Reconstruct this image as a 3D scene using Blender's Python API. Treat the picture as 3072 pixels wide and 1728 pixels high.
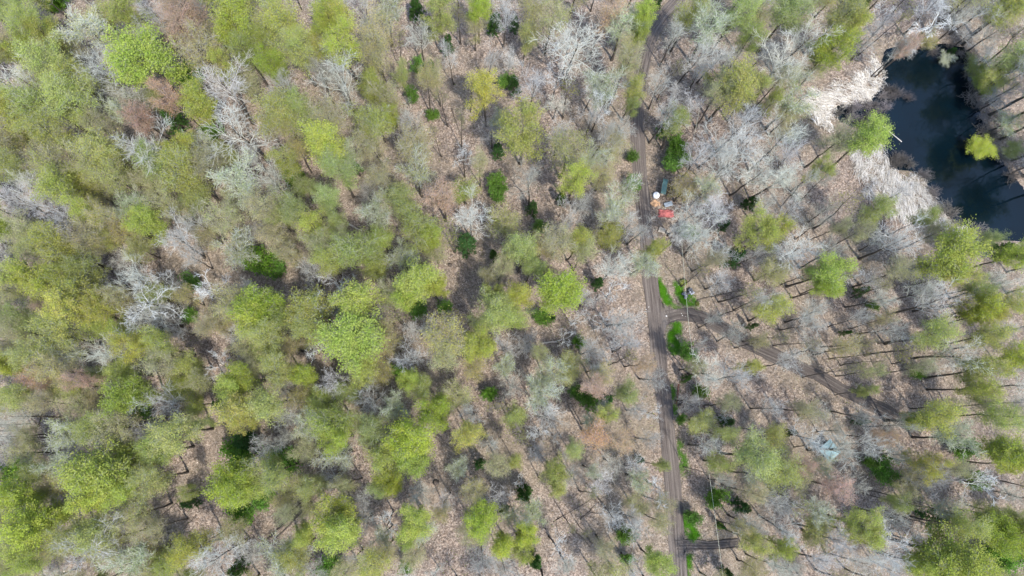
import bpy, math
import numpy as np
from mathutils import Matrix, Vector

S = bpy.context.scene
for o in list(bpy.data.objects):
    bpy.data.objects.remove(o)
COL = S.collection
rng = np.random.default_rng(7)

# ---------------------------------------------------------------- camera
F_PX, CX, CY, ALT = 2048.0, 1536.0, 864.0, 120.0      # lens and centre in photograph pixels, flying height in metres
NX, NY = 1450.0, 1250.0                                # pixel straight below the drone
down_cam = Vector(((NX - CX) / F_PX, -(NY - CY) / F_PX, -1.0)).normalized()
za = -down_cam                                         # world up seen from the camera
xa = (Vector((1, 0, 0)) - za * za.x).normalized()
ya = za.cross(xa)
Rcw = Matrix((xa, ya, za))                             # camera -> world
RW = np.array(Rcw)
cam = bpy.data.cameras.new('camera')
camo = bpy.data.objects.new('camera', cam)
COL.objects.link(camo)
camo.matrix_world = Matrix.Translation((0, 0, ALT)) @ Rcw.to_4x4()
cam.sensor_width = 36.0
cam.lens = 36.0 * F_PX / 3072.0
cam.clip_start = 0.5
cam.clip_end = 4000
S.camera = camo
LOOK = RW @ np.array([0, 0, -1.0])


def P(px, py, z=0.0):
    """photograph pixel -> point on the level z"""
    d = RW @ np.array([(px - CX) / F_PX, -(py - CY) / F_PX, -1.0])
    t = (z - ALT) / d[2]
    return np.array([d[0] * t, d[1] * t, z])


def mpp(p):
    """metres per photograph pixel at a point"""
    return float(np.dot(np.array(p) - np.array([0, 0, ALT]), LOOK)) / F_PX


# ---------------------------------------------------------------- sky and sun
SUN_AZ = np.array([0.50, -0.866])
SUN_EL = math.radians(61)
W = bpy.data.worlds.new('World')
S.world = W
W.use_nodes = True
wn = W.node_tree
wn.nodes.clear()
sky = wn.nodes.new('ShaderNodeTexSky')
sky.sky_type = 'NISHITA'
sky.sun_disc = False
sky.sun_elevation = SUN_EL
sky.sun_rotation = math.atan2(SUN_AZ[0], SUN_AZ[1])
bg = wn.nodes.new('ShaderNodeBackground')
bg.inputs[1].default_value = 0.15
wo = wn.nodes.new('ShaderNodeOutputWorld')
wn.links.new(sky.outputs[0], bg.inputs[0])
wn.links.new(bg.outputs[0], wo.inputs[0])
sl = bpy.data.lights.new('sun', 'SUN')
sl.energy = 2.0
sl.angle = math.radians(1.0)
sl.color = (1.0, 0.95, 0.87)
so = bpy.data.objects.new('sun', sl)
COL.objects.link(so)
sd = Vector((SUN_AZ[0] * math.cos(SUN_EL), SUN_AZ[1] * math.cos(SUN_EL), math.sin(SUN_EL)))
so.rotation_euler = sd.to_track_quat('Z', 'Y').to_euler()
so.location = (0, 0, 200)
S.view_settings.view_transform = 'Standard'
S.view_settings.look = 'None'
S.view_settings.exposure = 1.56
S.view_settings.gamma = 1.0
S.view_settings.use_curve_mapping = False
S.cycles.max_bounces = 4
S.cycles.diffuse_bounces = 2
S.cycles.glossy_bounces = 2
S.cycles.transmission_bounces = 2
S.cycles.transparent_max_bounces = 4
S.cycles.caustics_reflective = False
S.cycles.caustics_refractive = False


# ---------------------------------------------------------------- materials
def mat(name):
    m = bpy.data.materials.new(name)
    m.use_nodes = True
    n = m.node_tree
    n.nodes.clear()
    out = n.nodes.new('ShaderNodeOutputMaterial')
    return m, n, out


def N(n, t, **kw):
    x = n.nodes.new(t)
    for k, v in kw.items():
        if k.startswith('i_'):
            x.inputs[k[2:].replace('_', ' ')].default_value = v
        else:
            setattr(x, k, v)
    return x


def ramp(n, src, stops):
    r = n.nodes.new('ShaderNodeValToRGB')
    e = r.color_ramp.elements
    while len(e) < len(stops):
        e.new(0.5)
    for i, (p, c) in enumerate(stops):
        e[i].position = p
        e[i].color = (*c, 1) if len(c) == 3 else c
    n.links.new(src, r.inputs[0])
    return r.outputs[0]


def mix(n, f, a, b, mode='MIX'):
    x = n.nodes.new('ShaderNodeMix')
    x.data_type = 'RGBA'
    x.blend_type = mode
    for s, v in ((x.inputs[0], f), (x.inputs[6], a), (x.inputs[7], b)):
        if isinstance(v, (int, float)):
            s.default_value = v
        elif isinstance(v, tuple):
            s.default_value = (*v, 1)
        else:
            n.links.new(v, s)
    return x.outputs[2]


def noise(n, vec, scale, detail=3, rough=0.55):
    x = N(n, 'ShaderNodeTexNoise')
    x.inputs['Scale'].default_value = scale
    x.inputs['Detail'].default_value = detail
    x.inputs['Roughness'].default_value = rough
    n.links.new(vec, x.inputs['Vector'])
    return x.outputs[0]


def leaf_material():
    """new leaves; the hue belongs to each tree (object colour), with leaf to leaf variation"""
    m, n, out = mat('spring_leaves')
    oi = N(n, 'ShaderNodeObjectInfo')
    tc = N(n, 'ShaderNodeTexCoord')
    g = N(n, 'ShaderNodeNewGeometry')
    c1 = noise(n, tc.outputs['Object'], 0.9, 3)
    warm = mix(n, ramp(n, c1, [(0.35, (0, 0, 0)), (0.68, (1, 1, 1))]), (0.86, 0.97, 0.8), (1.12, 1.04, 1.15))
    rnd = ramp(n, g.outputs['Random Per Island'], [(0.0, (0.78, 0.8, 0.76)), (0.55, (1, 1, 1)), (1.0, (1.22, 1.2, 1.3))])
    c = mix(n, 1.0, oi.outputs['Color'], warm, 'MULTIPLY')
    c = mix(n, 1.0, c, rnd, 'MULTIPLY')
    d = N(n, 'ShaderNodeBsdfDiffuse')
    t = N(n, 'ShaderNodeBsdfTranslucent')
    ms = N(n, 'ShaderNodeMixShader')
    ms.inputs[0].default_value = 0.45
    n.links.new(c, d.inputs[0])
    n.links.new(c, t.inputs[0])
    n.links.new(d.outputs[0], ms.inputs[1])
    n.links.new(t.outputs[0], ms.inputs[2])
    n.links.new(ms.outputs[0], out.inputs[0])
    return m


def plain(name, col, rough=0.8, var=0.25, scale=6.0, bump=0.0, metal=0.0, spec=0.3, objcol=False):
    m, n, out = mat(name)
    tc = N(n, 'ShaderNodeTexCoord')
    f = noise(n, tc.outputs['Object'], scale, 4, 0.6)
    a = tuple(c * (1 - var) for c in col)
    b = tuple(min(1.0, c * (1 + var)) for c in col)
    c = ramp(n, f, [(0.3, a), (0.7, b)])
    if objcol:
        oi = N(n, 'ShaderNodeObjectInfo')
        c = mix(n, 1.0, c, oi.outputs['Color'], 'MULTIPLY')
    bs = N(n, 'ShaderNodeBsdfPrincipled')
    bs.inputs['Roughness'].default_value = rough
    bs.inputs['Metallic'].default_value = metal
    bs.inputs['Specular IOR Level'].default_value = spec
    n.links.new(c, bs.inputs['Base Color'])
    if bump:
        bp = N(n, 'ShaderNodeBump')
        bp.inputs['Strength'].default_value = bump
        bp.inputs['Distance'].default_value = 0.05
        n.links.new(noise(n, tc.outputs['Object'], scale * 4, 4), bp.inputs['Height'])
        n.links.new(bp.outputs[0], bs.inputs['Normal'])
    n.links.new(bs.outputs[0], out.inputs[0])
    return m


M_LEAF = leaf_material()
M_TRUNK = plain('dark_trunk_bark', (0.075, 0.062, 0.05), 0.95, 0.45, 3.0, 0.6)
M_TWIG = plain('twig_bark', (1.0, 1.0, 1.0), 0.75, 0.18, 1.2, 0.0, objcol=True)
M_WHITE = plain('white_birch_bark', (0.66, 0.67, 0.64), 0.7, 0.15, 2.5, 0.3)
M_LOG = plain('weathered_log', (0.10, 0.08, 0.065), 0.95, 0.5, 4.0, 0.6)
M_PALELOG = plain('bleached_log', (0.5, 0.44, 0.38), 0.9, 0.3, 4.0, 0.4)
M_MOSS = plain('mossy_wood', (0.10, 0.115, 0.025), 1.0, 0.6, 5.0, 0.7)


def scatter_mat(name, stops, trans=0.0):
    m, n, out = mat(name)
    g = N(n, 'ShaderNodeNewGeometry')
    c = ramp(n, g.outputs['Random Per Island'], stops)
    d = N(n, 'ShaderNodeBsdfDiffuse')
    n.links.new(c, d.inputs[0])
    if trans:
        t = N(n, 'ShaderNodeBsdfTranslucent')
        n.links.new(c, t.inputs[0])
        ms = N(n, 'ShaderNodeMixShader')
        ms.inputs[0].default_value = trans
        n.links.new(d.outputs[0], ms.inputs[1])
        n.links.new(t.outputs[0], ms.inputs[2])
        n.links.new(ms.outputs[0], out.inputs[0])
    else:
        n.links.new(d.outputs[0], out.inputs[0])
    return m


M_LITTER = scatter_mat('fallen_leaves', [(0.0, (0.07, 0.054, 0.045)), (0.35, (0.155, 0.125, 0.102)), (0.65, (0.25, 0.21, 0.175)), (0.88, (0.38, 0.325, 0.275)), (1.0, (0.56, 0.49, 0.42))])
M_REED = scatter_mat('dry_reeds', [(0.0, (0.16, 0.13, 0.10)), (0.25, (0.62, 0.56, 0.47)), (0.7, (0.84, 0.80, 0.73)), (1.0, (0.92, 0.9, 0.86))], 0.25)
M_GRASS = scatter_mat('new_grass', [(0.0, (0.12, 0.34, 0.02)), (0.5, (0.2, 0.52, 0.035)), (1.0, (0.34, 0.64, 0.08))], 0.35)
M_DULLGRASS = scatter_mat('verge_grass', [(0.0, (0.16, 0.18, 0.05)), (0.5, (0.28, 0.30, 0.10)), (1.0, (0.46, 0.42, 0.22))], 0.3)
M_UNDER = scatter_mat('undergrowth_twigs', [(0.0, (0.10, 0.08, 0.07)), (0.5, (0.28, 0.245, 0.225)), (1.0, (0.5, 0.47, 0.44))])
M_HERB = scatter_mat('undergrowth_leaves', [(0.0, (0.08, 0.12, 0.02)), (0.5, (0.17, 0.22, 0.05)), (1.0, (0.33, 0.34, 0.12))], 0.35)


# ---------------------------------------------------------------- mesh helpers
def mesh_np(name, verts, facesets, smooth=False):
    """facesets: list of (int array (n,k), material index)"""
    me = bpy.data.meshes.new(name)
    verts = np.asarray(verts, dtype=np.float32)
    me.vertices.add(len(verts))
    me.vertices.foreach_set('co', verts.ravel())
    nl = sum(f.size for f, _ in facesets)
    nf = sum(len(f) for f, _ in facesets)
    me.loops.add(nl)
    me.polygons.add(nf)
    me.loops.foreach_set('vertex_index', np.concatenate([f.ravel() for f, _ in facesets]).astype(np.int32))
    tot = np.concatenate([np.full(len(f), f.shape[1]) for f, _ in facesets])
    start = np.concatenate([[0], np.cumsum(tot)[:-1]])
    me.polygons.foreach_set('loop_start', start.astype(np.int32))
    me.polygons.foreach_set('loop_total', tot.astype(np.int32))
    me.polygons.foreach_set('material_index', np.concatenate([np.full(len(f), mi) for f, mi in facesets]).astype(np.int32))
    if smooth:
        me.polygons.foreach_set('use_smooth', np.ones(nf, dtype=bool))
    me.update(calc_edges=True)
    me.validate()
    return me


def norm(a):
    return a / np.maximum(np.linalg.norm(a, axis=-1, keepdims=True), 1e-9)


def tubes(lines, rad, sides=3, cap=False):
    """lines (M,K,3), rad (M,K) -> verts, quads"""
    Mn, K, _ = lines.shape
    tan = np.gradient(lines, axis=1)
    tan = norm(tan)
    ref = np.zeros_like(tan)
    ref[..., 0] = 1.0
    par = np.abs(tan[..., 0]) > 0.85
    ref[par] = (0, 1, 0)
    u = norm(np.cross(tan, ref))
    v = np.cross(tan, u)
    a = np.arange(sides) * 2 * np.pi / sides
    off = u[:, :, None, :] * np.cos(a)[None, None, :, None] + v[:, :, None, :] * np.sin(a)[None, None, :, None]
    vt = lines[:, :, None, :] + off * rad[:, :, None, None]
    idx = np.arange(Mn * K * sides).reshape(Mn, K, sides)
    q = np.stack([idx[:, :-1, :], np.roll(idx, -1, 2)[:, :-1, :], np.roll(idx, -1, 2)[:, 1:, :], idx[:, 1:, :]], -1)
    return vt.reshape(-1, 3), q.reshape(-1, 4)


def join_sets(parts):
    """[(verts, faces, mi)] -> verts, facesets"""
    vs, fs, k = [], [], 0
    for v, f, mi in parts:
        vs.append(v)
        fs.append((f + k, mi))
        k += len(v)
    return np.concatenate(vs), fs


def spawn(r, L, R, n, t0, t1, ang, length, K, up=0.0, wob=0.1, rfac=0.5, rend=0.3, zig=False):
    """children polylines growing from parents L (M,K0,3) with radii R (M,K0)"""
    Mn, K0, _ = L.shape
    t = (t0 + (t1 - t0) * ((np.arange(n)[None, :] + r.random((Mn, n))) / n))
    ft = t * (K0 - 1)
    i = np.minimum(ft.astype(int), K0 - 2)
    fr = (ft - i)[..., None]
    m = np.arange(Mn)[:, None]
    p = L[m, i] * (1 - fr) + L[m, i + 1] * fr
    tan = norm(L[m, i + 1] - L[m, i])
    pr = R[m, i] * (1 - fr[..., 0]) + R[m, i + 1] * fr[..., 0]
    ref = norm(r.normal(size=(Mn, n, 3)))
    perp = norm(ref - tan * np.sum(ref * tan, -1, keepdims=True))
    # spread azimuths round the parent
    b = np.cross(tan, perp[:, :1, :] + 0 * perp)
    base = norm(perp[:, :1, :] - tan * np.sum(perp[:, :1, :] * tan, -1, keepdims=True))
    b = norm(np.cross(tan, base))
    az = (np.arange(n)[None, :] * 2.399 + r.random((Mn, 1)) * 6.28 + r.normal(size=(Mn, n)) * 0.35)[..., None]
    perp = base * np.cos(az) + b * np.sin(az)
    A = (ang[0] + (ang[1] - ang[0]) * r.random((Mn, n)))[..., None]
    d = tan * np.cos(A) + perp * np.sin(A)
    d[..., 2] += up
    d = norm(d)
    ln = length(t, r.random((Mn, n))) if callable(length) else length
    ln = np.broadcast_to(ln, (Mn, n))
    d = d.reshape(-1, 3)
    p = p.reshape(-1, 3)
    ln = ln.reshape(-1)
    out = np.zeros((len(p), K, 3))
    out[:, 0] = p
    for k in range(1, K):
        d = d + r.normal(size=d.shape) * wob
        d[:, 2] += up * 0.5
        d = norm(d)
        out[:, k] = out[:, k - 1] + d * (ln / (K - 1))[:, None]
    r0 = np.minimum(pr.reshape(-1) * rfac, 0.3)
    rr = r0[:, None] * np.linspace(1, rend, K)[None, :]
    return out, rr, ln


def quads_at(r, c, size, upbias=0.6, aspect=0.75):
    n = len(c)
    nz = norm(r.normal(size=(n, 3)) + np.array([0, 0, upbias]))
    u = norm(np.cross(nz, norm(r.normal(size=(n, 3)))))
    v = np.cross(nz, u)
    s = size[:, None]
    a = c + u * s
    b = c + v * s * aspect + u * s * 0.15
    cc = c - u * s * 0.9
    d = c - v * s * aspect
    vt = np.stack([a, b, cc, d], 1).reshape(-1, 3)
    return vt, np.arange(4 * n).reshape(n, 4)


# ---------------------------------------------------------------- tree prototypes
def trunk_line(r, H, wob=0.25, K=9, r0=0.2, top=0.04):
    L = np.zeros((1, K, 3))
    L[0, :, 2] = np.linspace(0, H, K)
    w = np.cumsum(r.normal(size=(K, 2)) * wob * H / 18 / 2, 0)
    w -= w[0]
    L[0, :, :2] = w
    R = (r0 * (1 - np.linspace(0, 1, K) ** 1.2) + top)[None]
    R[0, 0] *= 1.45
    L[0, 0, 2] = -0.3
    return L, R


def make_proto(seed, style):
    """style -> dict(trunk=mesh, branches=mesh, foliage=mesh|None, R=crown radius, H=height)"""
    r = np.random.default_rng(seed)
    st = dict(H=18, fork=0.5, n1=13, a1=(0.5, 1.0), up1=0.16, l1=4.6, n2=9, l2=2.1, n3=7, l3=0.95, n4=0, l4=0.45,
              r0=0.19, wob1=0.13, leaves=6000, lsize=(0.07, 0.14), jit=0.28, white=False, tw=0.011, inner=0.5, vase=False, cone=False, drop=0.0)
    st.update(style)
    H = st['H']
    L0, R0 = trunk_line(r, H * (0.8 if st['vase'] else 0.93), r0=st['r0'])
    if st['cone']:
        l1 = lambda t, q: st['l1'] * (1.02 - t) * (0.8 + 0.4 * q) + 0.25
    elif st['vase']:
        l1 = lambda t, q: st['l1'] * (0.75 + 0.5 * q)
    else:
        l1 = lambda t, q: st['l1'] * (0.35 + 0.65 * np.sqrt(np.clip(1 - ((t - 0.68) / 0.42) ** 2, 0, 1))) * (0.72 + 0.45 * q)
    L1, R1, _ = spawn(r, L0, R0, st['n1'], st['fork'], 0.82 if st['vase'] else 0.99, st['a1'], l1, 7, st['up1'], st['wob1'], 0.62, 0.22)
    L2, R2, _ = spawn(r, L1, R1, st['n2'], 0.2, 1.0, (0.5, 1.05), lambda t, q: st['l2'] * (1.1 - 0.55 * t) * (0.6 + 0.7 * q), 5, st['up1'] * 0.5, st['wob1'] * 1.1, 0.62, 0.3)
    parts = [(*tubes(L1, np.maximum(R1, st['tw'] * 1.6), 4), 0), (*tubes(L2, np.maximum(R2, st['tw'] * 1.2), 3), 0)]
    tips = L2
    if st['n3']:
        L3, R3, _ = spawn(r, L2, R2, st['n3'], 0.15, 1.0, (0.4, 1.0), lambda t, q: st['l3'] * (1.1 - 0.4 * t) * (0.55 + 0.8 * q), 3, st['up1'] * 0.5, st['wob1'], 0.6, 0.5)
        parts.append((*tubes(L3, np.maximum(R3, st['tw']), 3), 0))
        tips = L3
        if st['n4']:
            L4, R4, _ = spawn(r, L3, R3, st['n4'], 0.2, 1.0, (0.35, 0.9), lambda t, q: st['l4'] * (0.6 + 0.8 * q), 2, st['up1'] * 0.3, 0.05, 0.6, 0.6)
            parts.append((*tubes(L4, np.maximum(R4, st['tw'] * 0.85), 3), 0))
    v, fs = join_sets(parts)
    out = {'H': H}
    rad = np.linalg.norm(tips.reshape(-1, 3)[:, :2], axis=1)
    out['R'] = float(np.percentile(rad, 95))
    out['zc'] = float(np.mean(tips.reshape(-1, 3)[:, 2]))
    tv, tf = tubes(L0, R0, 7)
    out['trunk'] = mesh_np('trunk', tv, [(tf, 0)], True)
    out['branches'] = mesh_np('branches', v, fs)
    out['branches'].materials.append(M_WHITE if st['white'] else M_TWIG)
    out['trunk'].materials.append(M_WHITE if st['white'] == 2 else M_TRUNK)
    out['foliage'] = None
    if st['leaves']:
        # leaves cluster along the outer shoots, in clumps of uneven weight
        Mn, K, _ = tips.shape
        w = r.gamma(1.1, 1.0, Mn)
        w /= w.sum()
        pick = r.choice(Mn, st['leaves'], p=w)
        t = r.random(st['leaves']) * (K - 1) * 0.999
        i = t.astype(int)
        f = (t - i)[:, None]
        c = tips[pick, i] * (1 - f) + tips[pick, i + 1] * f
        c = c + r.normal(size=c.shape) * st['jit'] * np.array([1, 1, 0.7])
        c[:, 2] -= st['drop']
        sz = st['lsize'][0] + (st['lsize'][1] - st['lsize'][0]) * r.random(len(c))
        lv, lf = quads_at(r, c, sz, 0.7)
        out['foliage'] = mesh_np('foliage', lv, [(lf, 0)])
        out['foliage'].materials.append(M_LEAF)
    return out


PROTO = {}
# dense fresh maples, medium maples, sparse oaks, pale hazy aspens ...
PROTO['L'] = [make_proto(100 + i, dict(leaves=17000, lsize=(0.05, 0.11), n1=16, n2=10, n3=6, l1=4.4, jit=0.32)) for i in range(4)]
PROTO['G'] = [make_proto(120 + i, dict(leaves=12000, lsize=(0.045, 0.10), n1=15, n2=10, n3=6, l1=4.6, jit=0.36)) for i in range(4)]
PROTO['Y'] = [make_proto(140 + i, dict(leaves=13000, lsize=(0.045, 0.10), n1=15, n2=9, n3=7, l1=4.2, jit=0.26, wob1=0.2)) for i in range(3)]
PROTO['O'] = [make_proto(160 + i, dict(leaves=6800, lsize=(0.04, 0.09), n1=14, n2=9, n3=8, l1=4.4, jit=0.35)) for i in range(3)]
PROTO['P'] = [make_proto(180 + i, dict(leaves=3600, lsize=(0.045, 0.10), n1=12, n2=9, n3=9, l1=4.6, vase=True, fork=0.5, a1=(0.4, 0.9), tw=0.015, jit=0.3)) for i in range(3)]
PROTO['R'] = [make_proto(200 + i, dict(leaves=7500, lsize=(0.04, 0.09), n1=14, n2=9, n3=7, l1=4.2, jit=0.28)) for i in range(2)]
PROTO['B'] = [make_proto(220 + i, dict(leaves=0, n1=8 + i % 3, n2=7, n3=6, n4=3, l1=5.6, l2=2.3, l3=1.15, l4=0.6, vase=True, fork=0.45, a1=(0.35, 0.85), up1=0.12, tw=0.0122, wob1=0.11)) for i in range(6)]
PROTO['W'] = [make_proto(240 + i, dict(leaves=0, n1=5 + i % 2, n2=6, n3=6, n4=2, l1=5.0, l2=2.4, l3=1.0, l4=0.5, vase=True, fork=0.5, a1=(0.5, 1.0), up1=0.07, wob1=0.26, tw=0.019, white=True, r0=0.2)) for i in range(4)]
PROTO['K'] = [make_proto(260 + i, dict(leaves=500, lsize=(0.05, 0.1), n1=8, n2=6, n3=5, l1=2.2, l2=1.2, l3=0.7, fork=0.66, r0=0.12, wob1=0.15, tw=0.013)) for i in range(3)]
PROTO['E'] = [make_proto(280 + i, dict(H=10, leaves=9000, lsize=(0.05, 0.13), n1=34, n2=6, n3=4, l1=2.4, l2=0.9, l3=0.45, fork=0.12, a1=(1.25, 1.6), up1=-0.01, r0=0.13, wob1=0.05, jit=0.1, cone=True, tw=0.01)) for i in range(3)]


def make_shrub(seed, leaves, tall=3.4, nl=6, tw=0.011):
    r = np.random.default_rng(seed)
    ns = 9
    L0 = np.zeros((ns, 5, 3))
    a = r.random(ns) * 6.28
    d = np.stack([np.cos(a) * 0.38, np.sin(a) * 0.38, np.ones(ns)], 1) * (0.75 + 0.4 * r.random((ns, 1)))
    for k in range(5):
        L0[:, k] = d * tall * 0.8 * k / 4 + r.normal(size=(ns, 3)) * 0.05 * k
    L0[:, 0, 2] = -0.1
    R0 = np.linspace(0.035, 0.015, 5)[None].repeat(ns, 0)
    L1, R1, _ = spawn(r, L0, R0, 8, 0.2, 1.0, (0.4, 1.1), lambda t, q: 1.2 * (0.6 + 0.6 * q), 4, 0.08, 0.2, 0.6, 0.5)
    L2, R2, _ = spawn(r, L1, R1, nl, 0.2, 1.0, (0.4, 1.0), lambda t, q: 0.6 * (0.6 + 0.6 * q), 3, 0.03, 0.2, 0.6, 0.6)
    out = {'H': tall}
    v, f = tubes(L0, R0, 4)
    out['trunk'] = mesh_np('stems', v, [(f, 0)])
    out['trunk'].materials.append(M_TWIG)
    v, fs = join_sets([(*tubes(L1, np.maximum(R1, 0.013), 3), 0), (*tubes(L2, np.maximum(R2, tw), 3), 0)])
    out['branches'] = mesh_np('branches', v, fs)
    out['branches'].materials.append(M_TWIG)
    out['R'] = float(np.percentile(np.linalg.norm(L2.reshape(-1, 3)[:, :2], axis=1), 90))
    out['zc'] = tall * 0.6
    out['foliage'] = None
    if leaves:
        k = r.integers(0, len(L2), leaves)
        t = r.random((leaves, 1))
        c = L2[k, 0] * (1 - t) + L2[k, 2] * t + r.normal(size=(leaves, 3)) * 0.16
        lv, lf = quads_at(r, c, 0.05 + 0.08 * r.random(leaves), 0.8)
        out['foliage'] = mesh_np('foliage', lv, [(lf, 0)])
        out['foliage'].materials.append(M_LEAF)
    return out


PROTO['S'] = [make_shrub(300 + i, 4200) for i in range(3)]
PROTO['D'] = [make_shrub(320 + i, 0, 1.8, 3, 0.014) for i in range(3)]

# ---------------------------------------------------------------- ground heights
SRC = 3072 / 2576.0      # outlines below were read off a 2576 px wide view
ROAD = [(1722, -40), (1705, 0), (1668, 42), (1636, 95), (1618, 155), (1607, 220), (1602, 300), (1605, 380), (1610, 450), (1617, 520),
        (1626, 600), (1636, 700), (1645, 780), (1654, 860), (1664, 950), (1673, 1030), (1680, 1100), (1688, 1180), (1695, 1260), (1701, 1340), (1709, 1449), (1714, 1500)]
TRACK = [(1664, 801), (1684, 797), (1710, 791), (1745, 793), (1785, 806), (1832, 832), (1880, 862), (1940, 890), (2000, 918), (2060, 945), (2120, 980), (2180, 1010), (2250, 1045), (2320, 1090)]
SPUR = [(1700, 1372), (1740, 1370), (1790, 1372), (1862, 1366)]
PATH = [(2120, 590), (2190, 650), (2255, 720), (2310, 800), (2348, 880), (2370, 950), (2382, 1030), (2390, 1080)]


def worldline(pts, z=0.0, dens=6):
    a = np.array([P(x * SRC, y * SRC, z)[:2] for x, y in pts])
    out = []
    for i in range(len(a) - 1):
        p0, p1, p2, p3 = a[max(i - 1, 0)], a[i], a[i + 1], a[min(i + 2, len(a) - 1)]
        for t in np.arange(dens) / dens:
            out.append(0.5 * ((2 * p1) + (-p0 + p2) * t + (2 * p0 - 5 * p1 + 4 * p2 - p3) * t * t + (-p0 + 3 * p1 - 3 * p2 + p3) * t ** 3))
    out.append(a[-1])
    return np.array(out)


road_l, track_l, spur_l, path_l = worldline(ROAD), worldline(TRACK), worldline(SPUR), worldline(PATH)
WATER_Z = -0.85
POND = [(2214, 168), (2226, 122), (2262, 118), (2310, 112), (2380, 112), (2425, 118), (2440, 160), (2447, 215), (2462, 275), (2485, 335), (2510, 390),
        (2545, 440), (2580, 480), (2630, 520), (2660, 570), (2640, 612), (2590, 612), (2540, 604), (2500, 600), (2450, 585), (2408, 560), (2375, 535), (2352, 505), (2335, 470),
        (2318, 442), (2285, 428), (2250, 425), (2225, 415), (2222, 380), (2212, 340), (2170, 325), (2120, 310), (2098, 290), (2105, 262), (2145, 258), (2185, 250), (2208, 225), (2222, 200)]
pond = np.array([P(x * SRC, y * SRC, WATER_Z)[:2] for x, y in POND])


def inside(poly, q):
    """q (n,2) -> bool"""
    x, y = q[:, 0], q[:, 1]
    c = np.zeros(len(q), bool)
    j = len(poly) - 1
    for i in range(len(poly)):
        xi, yi = poly[i]
        xj, yj = poly[j]
        k = ((yi > y) != (yj > y)) & (x < (xj - xi) * (y - yi) / (yj - yi + 1e-12) + xi)
        c ^= k
        j = i
    return c


def segdist(poly, q, closed=False):
    d = np.full(len(q), 1e9)
    n = len(poly)
    for i in range(n if closed else n - 1):
        a, b = poly[i], poly[(i + 1) % n]
        ab = b - a
        t = np.clip(((q - a) @ ab) / (ab @ ab + 1e-12), 0, 1)
        d = np.minimum(d, np.linalg.norm(q - (a + t[:, None] * ab), axis=1))
    return d


def base_h(q):
    x, y = q[:, 0], q[:, 1]
    h = 0.35 * np.sin(x * 0.061 + 1.3) * np.cos(y * 0.053 - 0.4) + 0.2 * np.sin(x * 0.17 + y * 0.11) + 0.09 * np.sin(x * 0.41 - y * 0.37 + 2) + 0.05 * np.sin(x * 0.9 + 1) * np.sin(y * 1.1)
    return h


def gz(q):
    q = np.atleast_2d(q)[:, :2]
    h = base_h(q)
    dr = np.minimum(segdist(road_l, q), np.minimum(segdist(track_l, q), segdist(spur_l, q)))
    k = np.clip((dr - 1.0) / 4.0, 0, 1)
    k = k * k * (3 - 2 * k)
    h = h * k
    dp = segdist(pond, q, True)
    ins = inside(pond, q)
    kp = np.where(ins, 0.0, np.clip(dp / 5.0, 0, 1))
    kp = kp * kp * (3 - 2 * kp)
    bank = -0.8
    h = h * kp + bank * (1 - kp)
    h = np.where(ins, bank - np.clip(dp * 0.45, 0.02, 1.6), h)
    return h


# ground sheet: fine in view, coarser out to the horizon
def axis(lo, hi, step):
    a = np.arange(lo, hi + step, step)
    far = np.array([8, 25, 60, 140, 320, 700, 1500.0])
    return np.concatenate([lo - far[::-1], a, a[-1] + far])


gx, gy = axis(-112, 112, 0.8), axis(-42, 108, 0.8)
GX, GY = np.meshgrid(gx, gy)
gq = np.stack([GX.ravel(), GY.ravel()], 1)
gh = gz(gq)
droad = np.minimum(segdist(road_l, gq), np.minimum(segdist(track_l, gq), segdist(spur_l, gq)))
gh = gh - 0.12 * np.clip(1.6 - droad, 0, 0.5) / 0.5
idx = np.arange(len(gq)).reshape(GX.shape)
gf = np.stack([idx[:-1, :-1], idx[:-1, 1:], idx[1:, 1:], idx[1:, :-1]], -1).reshape(-1, 4)
me = mesh_np('ground', np.column_stack([gq, gh]), [(gf, 0)], True)


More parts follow.
